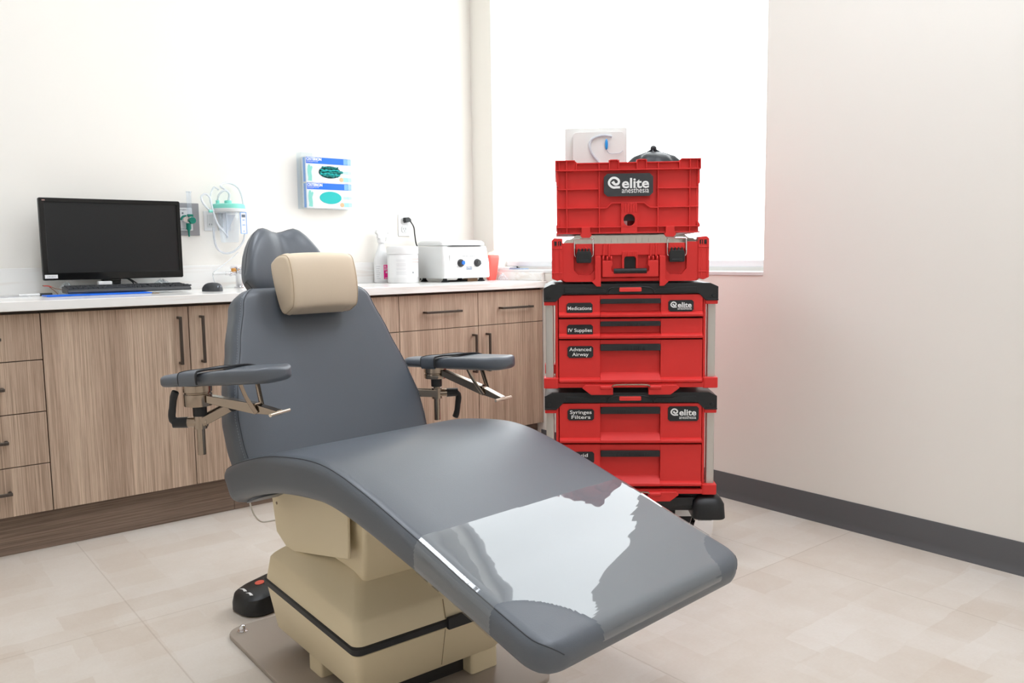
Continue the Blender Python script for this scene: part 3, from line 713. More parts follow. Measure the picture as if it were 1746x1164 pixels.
# headrest: two lobes with a dip between, further back than the backrest
HB = V((.031, .262, .520))-BN*.105-BE*.026
rings = []; HN = 26
HA = R(72); HE = V((0, math.cos(HA), math.sin(HA))); HNn = V((0, -math.sin(HA), math.cos(HA)))
for i in range(HN+1):
    t = -1+2*i/HN; x = .138*math.sin(t*math.pi/2)
    a = abs(x)/.138
    top = .698+.010*math.exp(-((a-.38)/.24)**2)-.135*max(0, (a-.32)/.68)**(2.6 if x < 0 else 2.2)
    bot = .470+.070*a**2.4
    mid = (top+bot)/2; hh = max(.012, (top-bot)/2*math.sqrt(max(.0, 1-max(0, (a-.80)/.20)**2)) if a > .8 else (top-bot)/2)
    th = .078*math.sqrt(max(.03, 1-max(0, (a-.72)/.28)**2))
    lobe = .014*a*a-.013*math.exp(-(a/.20)**2)                # lobes swell, groove in the middle
    ring = []
    for j in range(32):
        ph = 2*math.pi*j/32; c, s_ = math.cos(ph), math.sin(ph); pw = .55
        ee = mid+hh*math.copysign(abs(c)**pw, c); bb = th/2*math.copysign(abs(s_)**.75, s_)
        ring.append(HB+BX*x+BE*(.45)+HE*(ee-.45)+HNn*(bb-.012+lobe))
    rings.append(ring)
q = MB(); q.loft(rings); hr = q.build('headrest', VINYL, chair, ang=75)
MB().tube([V(r_[1]) for r_ in rings[1:-1]]+[V(r_[15]) for r_ in rings[-2:0:-1]], .0011, 6, closed=True).build('seam', VINYLD, hr)
q = MB(); 
for sx in (-.035, .035): q.cyl(HB+BX*sx+BE*.20-BN*-.005, HB+BX*sx+BE*.52+BN*.0, .008)
q.build('headrest_bar', STEEL, chair)
# clear cover over the foot end
crings, cS, ctot = cushion(seat_path, seat_w, seat_t, .075, .028, .024, -.0004, steps=14, off=.0024, rc2=.060)
fine = []
for a, b in zip(crings, crings[1:]):
    k_ = 8
    for j in range(k_): fine.append([V(p).lerp(V(r_), j/k_) for p, r_ in zip(a, b)])
fine.append([V(p) for p in crings[-1]])
fine = [r for r in fine if r[14].y < -.44]
nn_ = len(fine[0]); bm_pts = []
q = MB()
rings2 = []
for r in fine:
    o = []
    for i in range(len(r)):
        a, b = r[i], r[(i+1) % len(r)]; o += [a.lerp(b, k2/12) for k2 in range(12)]
    rings2.append(o)
keep = {}
def vert(i, j):
    if (i, j) not in keep: keep[(i, j)] = q.v(rings2[i][j])
    return keep[(i, j)]
def covered(p, i, j):
    y, x = p.y, p.x
    jj = j/12
    if jj > 29.7 or jj < 2.3: return False                                # underside stays open
    if y > -.478+.01*(.5-x): return False
    for sx, rr in ((-1, .150), (1, .110)):
        d = math.hypot((x-sx*.302)*1.05, y+.822)
        if d < rr: return False
    return True
cap_n = len(rings2)
for i in range(cap_n-1):
    for j in range(len(rings2[0])):
        j2 = (j+1) % len(rings2[0])
        c = (rings2[i][j]+rings2[i+1][j2]+rings2[i+1][j]+rings2[i][j2])/4
        if covered(c, i, j): q.face([vert(i, j), vert(i, j2), vert(i+1, j2), vert(i+1, j)])
cover = q.build('footrest_cover', COVER, chair, ang=180)
cover['label'] = 'clear glossy plastic cover stretched over the foot end'

# pedestal
def tz(pts, z): return [(x, y, z) for x, y in pts]
def W2C(x, y, z=0):                                         # room point -> chair frame
    d = V((x, y, 0))-V((CO.x, CO.y, 0)); c, s_ = math.cos(-CR), math.sin(-CR); return V((d.x*c-d.y*s_, d.x*s_+d.y*c, z))
PM = M.Translation(W2C(1.015, 1.80)) @ M.Rotation(-CR-R(.5), 4, 'Z')
q = MB(); q.M = PM
q.prism(rrect(-.272, .272, -.36, .415, .05, 8), 0, .012, 'z')
bp_ = q.build('base_plate', PLATE, chair, bevel=.003)
for x, y in ((-.235, .375), (.235, .375)):
    q = MB(); q.M = PM; q.lathe([(.014, .012), (.014, .0145), (.0135, .015)], (x, y, 0)); q.lathe([(.009, .015), (.009, .021), (.0075, .026), (.004, .0295), (.0005, .0305)], (x, y, 0), n=18); q.build('anchor_bolt', CHROME, bp_)
# lower shell: tapering box on legs, with cut-outs at the foot
def shell(name, levels, r, m_, extra=None, bev=.004):
    q = MB(); q.M = PM; rs = []
    for z, x0, x1, y0, y1, dz in levels:
        rs.append([(x, y, z+dz*((y-(-.25))/.5)) for x, y in rrect(x0, x1, y0, y1, r, 6)])
    q.loft(rs); 
    if extra: extra(q)
    return q.build(name, m_, chair, ang=40)
low = shell('lower_housing', [(.062, -.190, .190, -.225, .225, 0), (.070, -.196, .196, -.232, .232, 0), (.168, -.212, .215, -.252, .252, .010), (.174, -.206, .209, -.246, .246, .010)], .018, BEIGE)
q = MB(); q.M = PM
for x, y, sx, sy in ((.150, -.200, .040, .026), (-.150, -.200, .040, .026), (.150, .05, .030, .03), (-.158, .03, .024, .035)):
    q2 = MB(); q2.M = PM; q2.prism(rrect(x-sx, x+sx, y-sy, y+sy, .008), .0115, .0635, 'z'); q2.build('housing_foot', BEIGE, chair, bevel=.003)
q = MB(); q.M = PM; q.prism(rrect(-.13, .13, -.19, .19, .01), .012, .063, 'z'); q.build('lift_mechanism', mat('mechanism_dark', (46, 42, 40), .6), chair)
shell('trim_band', [(.172, -.213, .2155, -.254, .254, .010), (.174, -.218, .220, -.259, .259, .010), (.188, -.219, .222, -.260, .260, .010), (.191, -.212, .215, -.253, .253, .010)], .02, BLACKR)
up = shell('upper_housing', [(.189, -.214, .217, -.254, .254, .010), (.236, -.206, .209, -.243, .243, .022), (.243, -.200, .203, -.236, .236, .024), (.250, -.188, .192, -.222, .224, .028), (.300, -.135, .150, -.120, .170, .018), (.312, -.125, .140, -.110, .160, .014)], .022, BEIGE)
q = MB(); q.M = PM; q.prism([(-.2335, .072), (-.2530, .166), (-.245, .166), (-.225, .072)], .0186, .0196, 'x'); q.prism([(-.2556, .192), (-.2450, .236), (-.23, .236), (-.245, .192)], .0186, .0196, 'x'); q.build('panel_joint', mat('joint_brown', (150, 130, 98), .6), low, smooth=False)
q = MB(); q.M = PM; q.box(.020, .215, -.2665, -.255, .168, .196); q.build('band_end_strip', BLACKR, chair, bevel=.002)
# column housing with bolt recesses, and the shroud under the seat
q = MB(); q.M = PM; rs = []
for z, x0, x1, y0, y1 in ((.285, -.135, .16, -.150, .20), (.440, -.150, .16, -.190, .20), (.496, -.150, .16, -.205, .02)): rs.append(tz(rrect(x0, x1, y0, y1, .012), z))
q.loft(rs); colm = q.build('column_housing', BEIGE, chair, bevel=.003)
for x, z in ((-.085, .395), (.03, .395)):
    q = MB(); q.M = PM; y = -.150-.040*(z-.285)/.155; q.cyl((x, y+.002, z), (x, y-.004, z), .0115, n=18); rb = q.build('bolt_recess', STEEL, colm)
    q = MB(); q.M = PM; q.cyl((x, y-.003, z), (x, y-.0046, z), .0075, n=18); q.build('bolt_hole', BLACK, colm)
q = MB(); q.M = PM
pg = [(-.155, .516), (-.150, .350), (.185, .278), (.262, .310), (.285, .402), (.2, .444), (.1, .476), (0, .501)]
q.prism(pg, -.172, -.164, 'x'); q.prism([(y, z) for y, z in pg], .164, .172, 'x')
q.prism([(.252, .306), (.262, .310), (.285, .402), (.275, .402)], -.17, .17, 'x')
shr = q.build('shroud', BEIGE, chair, bevel=.003)
q = MB(); q.M = PM; q.cyl((-.1735, .250, .390), (-.1695, .250, .390), .004, n=12); q.build('screw', STEEL, shr)
# arm boards
def arm_board(sx, post, z0, zhub, az, tilt, zpad, lev):
    """post position in the chair frame; az = room azimuth the board points to"""
    th = -az+math.pi/2-CR                                   # board direction in the chair frame
    d = V((math.cos(th), math.sin(th), 0)); n = V((-d.y, d.x, 0)); up_ = V((0, 0, 1))
    dt = (d*math.cos(tilt)+up_*math.sin(tilt)); ut = (up_*math.cos(tilt)-d*math.sin(tilt))
    P0 = V((post[0], post[1], 0)); pad_o = P0+up_*zpad
    L0, L1 = (-.098, .262) if sx < 0 else (-.112, .286)
    rings = []; N_ = 40
    for i in range(N_+1):
        t = i/N_; s_ = L0+(L1-L0)*(.5-.5*math.cos(math.pi*t))
        k_ = max(0, min(1, (s_+.02)/.14)); k_ = k_*k_*(3-2*k_)
        w_ = .040+.022*k_; th_ = .030+.008*k_
        d0 = s_-L0; d1 = L1-s_
        if d0 < .03: w_ -= .03*(1-math.sqrt(max(0, 1-((.03-d0)/.03)**2)))
        if d1 < .075: w_ *= math.sqrt(max(.004, 1-((.075-d1)/.075)**2))
        for dd, r0_ in ((d0, .016), (d1, .034)):
            if dd < r0_: th_ *= math.sqrt(max(.012, 1-((r0_-dd)/r0_)**2))
        w_ = max(w_, .004); c_ = .0
        ring = []
        for j in range(28):
            ph = 2*math.pi*j/28; a = math.copysign(abs(math.cos(ph))**.55, math.cos(ph))*w_; b = math.copysign(abs(math.sin(ph))**.6, math.sin(ph))*th_/2
            if b > 0: b += -.010*k_*max(0, 1-(a/w_)**2)*min(1, d1/.05)+.006*k_      # trough along the forearm
            ring.append(pad_o+dt*s_+n*a+ut*(b+.004*k_))
        rings.append(ring)
    q = MB(); q.loft(rings); ab = q.build('arm_board', VINYL, chair, ang=75)
    # strap wrapped across
    q = MB()
    for (s0, s1, drift) in ((-.005, .060, .150), ):
        st = []
        for i in range(25):
            ph = math.pi*(1.10-1.25*i/24) if sx < 0 else math.pi*(1.15-1.25*i/24)
            s_ = s0+drift*max(0, i/24-.25); w_, h_ = .062, .0255
            a = math.copysign(abs(math.cos(ph))**.55, math.cos(ph))*w_; b = math.copysign(abs(math.sin(ph))**.6, math.sin(ph))*h_
            b -= .006*(1-(a/w_)**2) if b > 0 else 0
            st.append((pad_o+dt*s_+n*a+ut*(b+.005), s_))
        L_ = .054
        outer = [(p, p+dt*L_) for p, _ in st]; inner = [(p-ut*.0025, p+dt*L_-ut*.0025) for p, _ in st]
        q.loft([[o[0], o[1], i_[1], i_[0]] for o, i_ in zip(outer, inner)])
    stp = q.build('strap', VINYL, ab, ang=60)
    MB().tube([o[1]+ut*.0006 for o in outer], .0024, 8).build('strap_edge', BLACKR, stp)
    MB().tube([o[0]+ut*.0004 for o in outer], .0012, 6).build('strap_edge', BLACKR, stp)
    # post, collar, hub
    q = MB(); q.cyl(P0+up_*z0, P0+up_*(zhub-.004), .0098); q.build('post', STEEL, ab)
    q = MB(); q.cyl(P0+up_*(zhub-.026), P0+up_*(zhub-.002), .0165, n=20); q.build('post_collar', BLACK, ab, bevel=.002)
    zb = zpad-.018
    q = MB(); q.lathe([(.033, 0), (.0335, .002), (.0335, zb-zhub-.018), (.0315, zb-zhub-.016), (.0315, zb-zhub-.014), (.034, zb-zhub-.012), (.034, zb-zhub+.004)], P0-d*.004+up_*zhub); q.build('hub', STEEL, ab, ang=30)
    # support bar running out under the pad, struts, cross handle
    b0 = P0+d*.03+up_*(zhub+.018); b1 = P0+d*(.236 if sx < 0 else .256)+up_*(zpad-.070 if sx < 0 else zpad-.088)
    dz = lambda t: b0.lerp(b1, t)
    q = MB()
    for t0, t1, h0, h1 in ((0, .70, .019, .026), (.70, 1, .022, .011)):
        A = dz(t0); B = dz(t1)
        c = [A+n*.011+up_*h0/2, A-n*.011+up_*h0/2, A-n*.011-up_*h0/2, A+n*.011-up_*h0/2]; e = [B+n*.011+up_*h1/2, B-n*.011+up_*h1/2, B-n*.011-up_*h1/2, B+n*.011-up_*h1/2]
        q.loft([c, e])
    q.build('support_bar', STEEL, ab, bevel=.0015)
    for sg in (-1, 1):
        A = dz(.72)+n*(sg*.013); Tt = pad_o+dt*.150+n*(sg*.030)-ut*.014
        mid1 = A.lerp(Tt, .5)-d*.004+n*sg*.003
        q = MB(); q.tube(catmull([A-up_*.008, mid1, Tt], 5), .0028, 8, flat=2.4, up=d); q.build('strut', STEEL, ab)
    q = MB(); q.cyl(b1-n*.036, b1+n*.036, .0042); q.build('release_handle', mat('handle_nickel', (222, 208, 190), .3, metal=.8), ab)
    # clamp: knuckle, black lever, link back to the backrest
    zc = z0+lev
    q = MB(); kd = V((sx*-1, 0, 0)); od = V((-.80 if sx < 0 else .85, .60 if sx < 0 else -.53, 0)).normalized()
    q.cyl(P0+up_*zc-od*.017, P0+up_*zc+od*.030, .0125); q.cyl(P0+up_*(zc-.016), P0+up_*(zc+.016), .0155); q.build('clamp_knuckle', STEEL, ab, ang=30)
    base = P0+up_*zc+od*.030; vz = 1 if sx < 0 else -1
    q = MB(); q.cyl(base, base+od*.034, .0135, .0125)
    q.tube(catmull([base+od*.026, base+od*.036+up_*vz*.012, base+od*.034+up_*vz*.035, base+od*.030+up_*vz*.062, base+od*.024+up_*vz*.078], 5), [.011]*5+[.0095]*5+[.009]*5+[.0095]*5+[.007], 10, flat=.75, up=n)
    q.build('clamp_lever', BLACK, ab)
    q = MB(); E_ = V((.012+sx*.285, post[1]+(-.02 if sx < 0 else .06), zc+(.034 if sx < 0 else .006)))
    A = P0+up_*zc; dd = (E_-A).normalized(); sd = dd.cross(up_).normalized(); u3 = sd.cross(dd)
    for o_ in (-.013, .013):
        c = A+sd*o_; e = E_+sd*o_
        q.loft([[p+u3*h+sd*w_ for h, w_ in ((.011, -.0025), (.011, .0025), (-.011, .0025), (-.011, -.0025))] for p in (c, e)])
    q.build('mounting_link', STEEL, ab, bevel=.0015)
    q = MB(); q.cyl(E_-sd*.02, E_+sd*.02, .013); q.build('link_pivot', BLACK, ab)
    return ab
arm_board(-1, (-.347, .322), .554, .676, R(150), R(4.5), .741, .081)
arm_board(1, (.374, .298), .537, .665, R(166), R(2.5), .713, .082)
# cord from under the seat to the floor
c0 = W2C(.80, 2.085, .455)
cord = MB().tube(catmull([W2C(.775, 2.06, .452), W2C(.79, 2.09, .38), W2C(.84, 2.16, .315), W2C(.90, 2.20, .295), W2C(.955, 2.16, .30)], 8), .0022, 8).build('cable_loop', CABLE, chair)

# tan head pillow
hp = thing('head_pillow', 'tan vinyl pillow strapped over the grey headrest', 'pillow', CO+V((math.cos(CR), math.sin(CR), 0))*.0, CR)
pc = V((.025, .262, .520))+BE*.457+BN*.036
rings = []; N_ = 24; PW = .105
for i in range(N_+1):
    t = -1+2*i/N_; x = PW*math.copysign(1-(1-abs(t))**1.6, t) if True else PW*t
    a = abs(x)/PW; sh_ = math.sqrt(max(0, 1-max(0, (a-.80)/.20)**2)); f = .86+.14*sh_
    ring = []
    # rounded wedge cross-section (front bulge, flat back)
    pts = [(-.074, -.022), (-.080, .022), (-.070, .044), (-.02, .066), (.035, .074), (.062, .066), (.078, .030), (.078, -.004), (.066, -.024), (0, -.030)]
    cl = catmull([(p[0], p[1], 0) for p in pts], 4, closed=True)
    wr = 1+.012*math.sin(i*2.1)*(a > .7)
    for p in cl: ring.append(pc+BX*x+BE*(p.x*f*wr)+BN*((p.y-.02)*f+.02+.010*(1-a*a)*(p.y > 0)))
    rings.append(ring)
q = MB(); q.loft(rings); pl = q.build('pillow_body', TAN, hp, ang=75)
for k_ in (2, -3):
    MB().tube([V(p)+(V(p)-pc-BX*(V(p)-pc).dot(BX)).normalized()*.0004 for p in rings[k_]], .0012, 6, closed=True).build('piping', mat('pillow_seam', (196, 172, 142), .5), pl)

# ================================================================ on the worktop
ZW = .897
mo = thing('computer_monitor', 'black widescreen computer monitor switched off on the left of the counter', 'monitor', (.889, 3.74, ZW))
W2, z0, z1 = .271, .058, .386
q = MB(); q.prism(rrect(-W2, W2, z0, z1, .006), 0, .022, 'y'); q.prism(rrect(-W2+.05, W2-.05, z0+.03, z1-.04, .02), .022, .05, 'y'); q.build('screen_housing', BLACK, mo, bevel=.003)
q = MB(); q.ring_prism(rrect(-W2+.001, W2-.001, z0+.001, z1-.001, .006), rrect(-W2+.020, W2-.016, z0+.030, z1-.017, .001), -.005, .001, 'y'); q.build('bezel', GLOSSBLK, mo, bevel=.0015)
MB().box(-W2+.019, W2-.015, -.0005, .002, z0+.029, z1-.016).build('screen', SCREEN, mo, smooth=False)
q = MB(); q.box(-.266, -.220, -.0062, -.0048, z0+.008, z0+.0225, 0); q.text('578 6014', -.243, z0+.013, .006, -.0063, 1, wd=.030); q.build('asset_sticker', [PAPER, GREYINK], mo, smooth=False)
MB().box(-.259, -.248, -.0055, -.0048, z1-.0125, z1-.008).build('badge', mat('badge_rose', (150, 120, 112), .4), mo, smooth=False)
q = MB(); q.box(-.056, .018, .004, .030, .048, .060); q.box(-.012, .018, .010, .034, .008, .060); q.build('stand_neck', GLOSSBLK, mo, bevel=.003)
MB().prism(rrect(-.11, .11, -.03, .12, .02), 0, .009, 'z').build('stand_base', GLOSSBLK, mo, bevel=.002)
for k_, pts in enumerate(([(.02, .03, .06), (.06, .04, .055), (.10, .06, .03), (.13, .08, .012)], [(.05, .035, .058), (.075, .05, .04), (.085, .06, .018), (.12, .09, .008)])):
    MB().tube(catmull([V(p) for p in pts], 6), .003, 8).build('cable', BLACK, mo)
kb = thing('keyboard', 'dark grey computer keyboard lying in front of the monitor', 'keyboard', (.900, 3.612, ZW+.0085), R(-.6))
q = MB(); q.prism([(-.060, .0), (.060, .0), (.060, .024), (.054, .026), (-.052, .0155), (-.062, .008)], -.232, .232, 'x'); q.build('keyboard_case', KEYG, kb, bevel=.003)
q = MB()
for r_ in range(5):
    y = -.046+r_*.0195; z = .0150+(y+.052)*.099; x = -.226; rnd.seed(r_)
    while x < .212:
        w_ = .0175 if rnd.random() < .85 else .034
        if r_ == 0 and -.12 < x < -.08: w_ = .11
        if abs(x+.226-.29) < .008 or abs(x+.226-.365) < .008: x += .008
        e = MB; q.prism([(x, y), (x+w_-.002, y), (x+w_-.002, y+.0168), (x, y+.0168)], z, z+.0065, 'z'); x += w_
kk = q.build('key_field', mat('key_black', (48, 50, 53), .5), kb, bevel=.001); kk['kind'] = 'stuff'
cl = thing('clipboard', 'blue clipboard with paper under the front of the keyboard', 'clipboard', (.765, 3.545, ZW), R(.6))
MB().box(-.185, .185, -.075, .045, .0, .0025).build('paper', PAPER, cl, smooth=False)
MB().box(-.186, .186, -.078, .02, .003, .0075).build('board', BLUE, cl, bevel=.001)
MB().box(.187, .215, -.07, -.03, .0, .005).build('clip', STEEL, cl, bevel=.001)
ms = thing('computer_mouse', 'dark grey computer mouse on the counter beside the keyboard', 'mouse', (1.208, 3.52, ZW), R(15))
rings = []
for i in range(13):
    t = -1+2*i/12; y = .054*t; hw_ = .031*math.sqrt(max(.02, 1-abs(t)**3)); hh = .037*math.sqrt(max(.03, 1-abs(t+.12)**2.6*.9))
    rings.append([(hw_*math.copysign(abs(math.cos(a))**.7, math.cos(a)), y, max(0.0, hh*(math.sin(a)**.8))) for a in [math.pi*j/14 for j in range(15)]])
q = MB(); q.loft(rings); q.build('mouse_shell', KEYG, ms, ang=70)
for x in (-.006, .006): 
    MB().box(x-.003, x+.003, -.052, -.049, .016, .024).build('button_mark', mat('mark_grey', (150, 158, 170), .4), ms)
cu = thing('adapter_block', 'small white block standing under the monitor behind the keyboard', 'block', (.838, 3.725, ZW))
MB().box(-.026, .026, -.012, .012, 0, .050).build('block_body', WHITE, cu, bevel=.003)
pn = thing('pen', 'white pen with black cap lying left of the keyboard', 'pen', (.60, 3.66, ZW+.0062), R(8))
MB().cyl((-.085, 0, 0), (-.01, 0, 0), .0045, n=12).build('barrel', WHITE, pn); MB().cyl((-.012, 0, 0), (.032, 0, 0), .006, .0055, n=12).build('cap', BLACK, pn)
pp = thing('paper_card', 'white card with grey edges lying at the left end of the counter', 'card', (.45, 3.62, ZW), R(3))
MB().box(-.11, .095, -.04, .08, 0, .002).build('card_sheet', PAPER, pp, smooth=False); MB().box(-.10, .09, -.03, .075, .0022, .0036).build('sleeve', mat('card_edge', (176, 176, 178), .5), pp, smooth=False)
tt = thing('twist_tie', 'crumpled red and brown foil strip beside the keyboard end', 'foil strip', (.640, 3.685, ZW))
fm = mat('foil_strip', (112, 84, 70), .4, var=.8, vscale=60)
q = MB(); q.tube(catmull([(-.035, 0, .040), (-.012, .004, .038), (.006, -.002, .028), (.028, .006, .022), (.046, .0, .014)], 5), .0052, 8, flat=.35, up=(0, 0, 1)); q.build('strip', fm, tt)
q = MB(); q.tube(catmull([(-.012, -.002, .034), (.004, -.006, .018), (.016, -.004, .003)], 5), .0050, 8, flat=.35, up=(0, 0, 1)); q.build('strip_tail', fm, tt)
q = MB(); q.tube(catmull([(-.033, -.002, .0385), (-.018, -.002, .0375), (-.004, -.004, .033)], 4), .0036, 8, flat=.4, up=(0, 0, 1)); q.build('red_print', mat('foil_red', (214, 60, 62), .4), tt)
def crumple(name, label, cat, loc, sx, sy, sz, mt, seed, nz=9, na=26):
    rr = random.Random(seed); t = thing(name, label, cat, loc); rings = []
    ph = [rr.uniform(0, 6.28) for _ in range(6)]
    for i in range(nz+1):
        t_ = i/nz; r_ = math.sqrt(max(.02, 1-(t_**1.4)))
        rings.append([(sx*r_*math.cos(a)*(1+.22*math.sin(3*a+ph[0]+t_*4)+.14*math.sin(7*a+ph[1])), sy*r_*math.sin(a)*(1+.22*math.sin(4*a+ph[2])), sz*t_*(1+.2*math.sin(5*a+ph[3])*t_)) for a in [2*math.pi*j/na for j in range(na)]])
    q = MB(); q.loft(rings); q.build(name+'_film', mt, t, ang=25); return t
crumple('film_wrapper', 'crumpled clear film wrapper at the left end of the keyboard', 'wrapper', (.705, 3.765, ZW+.001), .030, .022, .042, FILM, 3)
crumple('plastic_sleeve', 'crumpled clear plastic sleeve under the right half of the monitor', 'wrapper', (1.085, 3.80, ZW+.001), .046, .022, .044, FILM, 5)
# tap
fa = thing('sink_tap', 'chrome sink tap with lever behind the chair headrest', 'tap', (1.436, 3.80, ZW))
q = MB(); q.lathe([(.030, 0), (.030, .006), (.021, .010), (.021, .074), (.023, .078), (.023, .086), (.015, .092)], n=28); q.build('tap_body', CHROME, fa, ang=30)
MB().tube(catmull([(0, -.005, .070), (-.015, -.05, .085), (-.02, -.11, .092), (-.02, -.155, .080), (-.02, -.165, .058)], 6), .011, 14).build('spout', CHROME, fa)
q = MB(); q.cyl((-.018, 0, .066), (-.070, -.004, .070), .007, .0085, n=14); q.cyl((-.042, -.002, .0675), (-.048, -.002, .068), .012, n=14); q.build('side_lever', CHROME, fa)
MB().cyl((-.070, -.004, .070), (-.128, -.008, .068), .0075, .0060, n=14).build('lever_tip', WHITE, fa)
q = MB(); q.lathe([(.010, 0), (.011, .012), (.006, .016)], (-.030, 0, .076), n=14); q.build('valve_knob', GOLD, fa); 
MB().cyl((-.045, 0, .094), (-.015, 0, .096), .006, n=12).build('valve_lever', CHROME, fa)
# spray bottle
sp = thing('spray_bottle', 'white spray bottle with pink label beside the round wipes tub', 'spray bottle', (2.206, 3.833, ZW))
q = MB(); q.lathe([(.040, 0), (.044, .004), (.044, .100), (.043, .120), (.034, .150), (.022, .180), (.0165, .200), (.0165, .212)], n=32, sx=1, sy=.68); q.build('bottle', WHITE, sp)
q = MB(); q.lathe([(.020, .208), (.020, .228), (.014, .232)], n=20); q.prism([(-.022, .232), (.020, .232), (.030, .246), (.034, .266), (.020, .274), (-.028, .274), (-.032, .262), (-.022, .250)], -.011, .011, 'y'); q.cyl((.030, 0, .262), (.046, 0, .262), .006, n=12); q.build('sprayer', WHITE, sp, bevel=.002)
q = MB(); q.tube(catmull([(.022, 0, .250), (.032, 0, .236), (.030, 0, .216)], 5), .004, 8); q.build('trigger', WHITE, sp)
def wrap(rx_, ry_, a0, a1, z0_, z1_, n=14, e=.0006):
    A = []; B = []
    for i in range(n+1):
        a = R(a0+(a1-a0)*i/n); A.append(((rx_+e)*math.cos(a), (ry_+e)*math.sin(a), z0_)); B.append(((rx_+e)*math.cos(a), (ry_+e)*math.sin(a), z1_))
    return A, B
def wraplabel(parent, name, rx_, ry_, a0, a1, z0_, z1_, mt, e=.0006):
    q = MB(); A, B = wrap(rx_, ry_, a0, a1, z0_, z1_, e=e); A2, B2 = wrap(rx_, ry_, a0, a1, z0_, z1_, e=-.0005); n = len(A)
    q.loft([[A[i], B[i], B2[i], A2[i]] for i in range(n)]); return q.build(name, mt, parent)
wraplabel(sp, 'paper_label', .044, .030, 185, 322, .012, .096, PAPER)
pkl = wraplabel(sp, 'pink_label', .0442, .0302, 262, 318, .020, .094, PINK, .0009)
for i, (z, a0, a1) in enumerate(((.086, 266, 280), (.080, 266, 284), (.072, 266, 290), (.066, 266, 286), (.0505, 276, 288), (.024, 270, 300))): wraplabel(pkl, 'print_line', .0445, .0305, a0, a1, z, z+(.003 if i != 4 else .009), PAPER, .0012)
for i, z in enumerate((.086, .074, .062, .052, .042, .032, .022)): wraplabel(sp, 'print_line', .0445, .0305, 205, 238-(i % 3)*5, z, z+.0012, GREYINK, .0009)
# wipes tub
tb = thing('wipes_tub', 'large round white wipes tub between spray bottle and centrifuge', 'tub', (2.254, 3.70, ZW))
q = MB(); q.lathe([(.076, 0), (.079, .004), (.079, .146), (.076, .150)], n=44); q.build('tub_body', WHITE, tb, ang=30)
q = MB(); q.lathe([(.081, .148), (.082, .151), (.082, .180), (.079, .187), (.060, .189), (.0, .189)], n=44); q.build('tub_lid', WHITE, tb, ang=30)
wraplabel(tb, 'paper_label', .079, .079, 180, 350, .030, .140, PAPER)
for z in (.122, .106): wraplabel(tb, 'rust_line', .0794, .0794, 276, 320, z, z+.0016, mat('rust_line', (196, 150, 130), .6), .0009)
for i, z in enumerate((.118, .112, .100, .094, .088, .076, .070, .058, .052, .046)): wraplabel(tb, 'print_line', .0794, .0794, 214, 250+(i*7) % 14, z, z+.0011, mat('print_pale', (196, 198, 200), .6), .0009)
wraplabel(tb, 'print_mark', .0794, .0794, 276, 281, .050, .058, GREYINK, .0009)
# centrifuge
ce = thing('centrifuge', 'white benchtop centrifuge with blue and black control knobs', 'centrifuge', (2.545, 3.67, ZW))
q = MB(); rs = []
for z, g_ in ((.020, 0), (.026, .003), (.10, .001), (.176, -.005), (.186, -.008)): rs.append([(x, y-(.004 if z < .15 else -.004), z) for x, y in rrect(-.152-g_, .150+g_, -.128-g_, .128+g_, .016)])
q.loft(rs); q.build('centrifuge_body', IVORY, ce, ang=40)
q = MB(); rs = []
for z, g_ in ((.188, -.006), (.191, -.004), (.204, -.006), (.214, -.016), (.217, -.034)): rs.append([(x, y+.006, z+.006*(y+.13)) for x, y in rrect(-.150-g_, .148+g_, -.118-g_, .125+g_, .02)])
q.loft(rs); q.build('centrifuge_lid', IVORY, ce, ang=40)
MB().prism([(-.115, .184), (-.085, .1895), (.09, .1895), (.105, .186), (.09, .1845)], -.1225, -.11, 'y').build('lid_seal', BLACK, ce)
q = MB(); q.prism(rrect(-.108, .132, .050, .142, .006), -.1335, -.1285, 'y'); pan = q.build('control_panel', PAPER, ce, bevel=.001)
for x, mt, nm in ((-.042, BLUE, 'speed_knob'), (.064, CHAR, 'timer_knob')):
    q = MB(); q.lathe([(.0205, 0), (.0205, .004), (.0165, .006), (.0155, .017), (.0135, .019)], (x, -.1335, .098), (0, -1, 0), 24); q.box(x-.0022, x+.0022, -.1555, -.150, .090, .113); kn = q.build(nm, [CHAR], pan)
    MB().prism(ellipse(x+(.004 if mt is BLUE else 0), .100, .0105, .0105, 20), -.1560, -.1520, 'y').build('knob_face', mt, kn)
    for i in range(9):
        a = R(-45+i*33.75); MB().cyl((x+.029*math.cos(a), -.1342, .098+.026*math.sin(a)), (x+.029*math.cos(a), -.1330, .098+.026*math.sin(a)), .0014, n=8).build('dial_mark', GREYINK, pan)
MB().text('DUAL SPEED CENTRIFUGE', .012, .131, .0062, -.1336, 0, wd=.085).build('panel_print', GREYINK, pan, smooth=False)
q = MB(); q.box(-.006, .030, -.1342, -.1330, .064, .068); q.text('SALVIN', .012, .0705, .013, -.1336, 0, bold=.012, wd=.036); q.text('DENTAL SPECIALTIES', .012, .058, .0048, -.1336, 0, wd=.036); q.build('maker_print', mat('print_navy', (70, 92, 130), .5), pan, smooth=False)
for x, y in ((-.118, -.098), (.116, -.098), (-.118, .098), (.116, .098)):
    q = MB(); q.lathe([(.022, 0), (.019, .004), (.012, .011), (.010, .021)], (x, y, 0), n=18); q.build('foot', BLACKR, ce)
cb2 = thing('power_cord', 'black power cord from the wall outlet down behind the centrifuge', 'cord', (2.39, 3.86, 1.2))
def lc(*p): return V(p)-V((2.39, 3.86, 1.2))
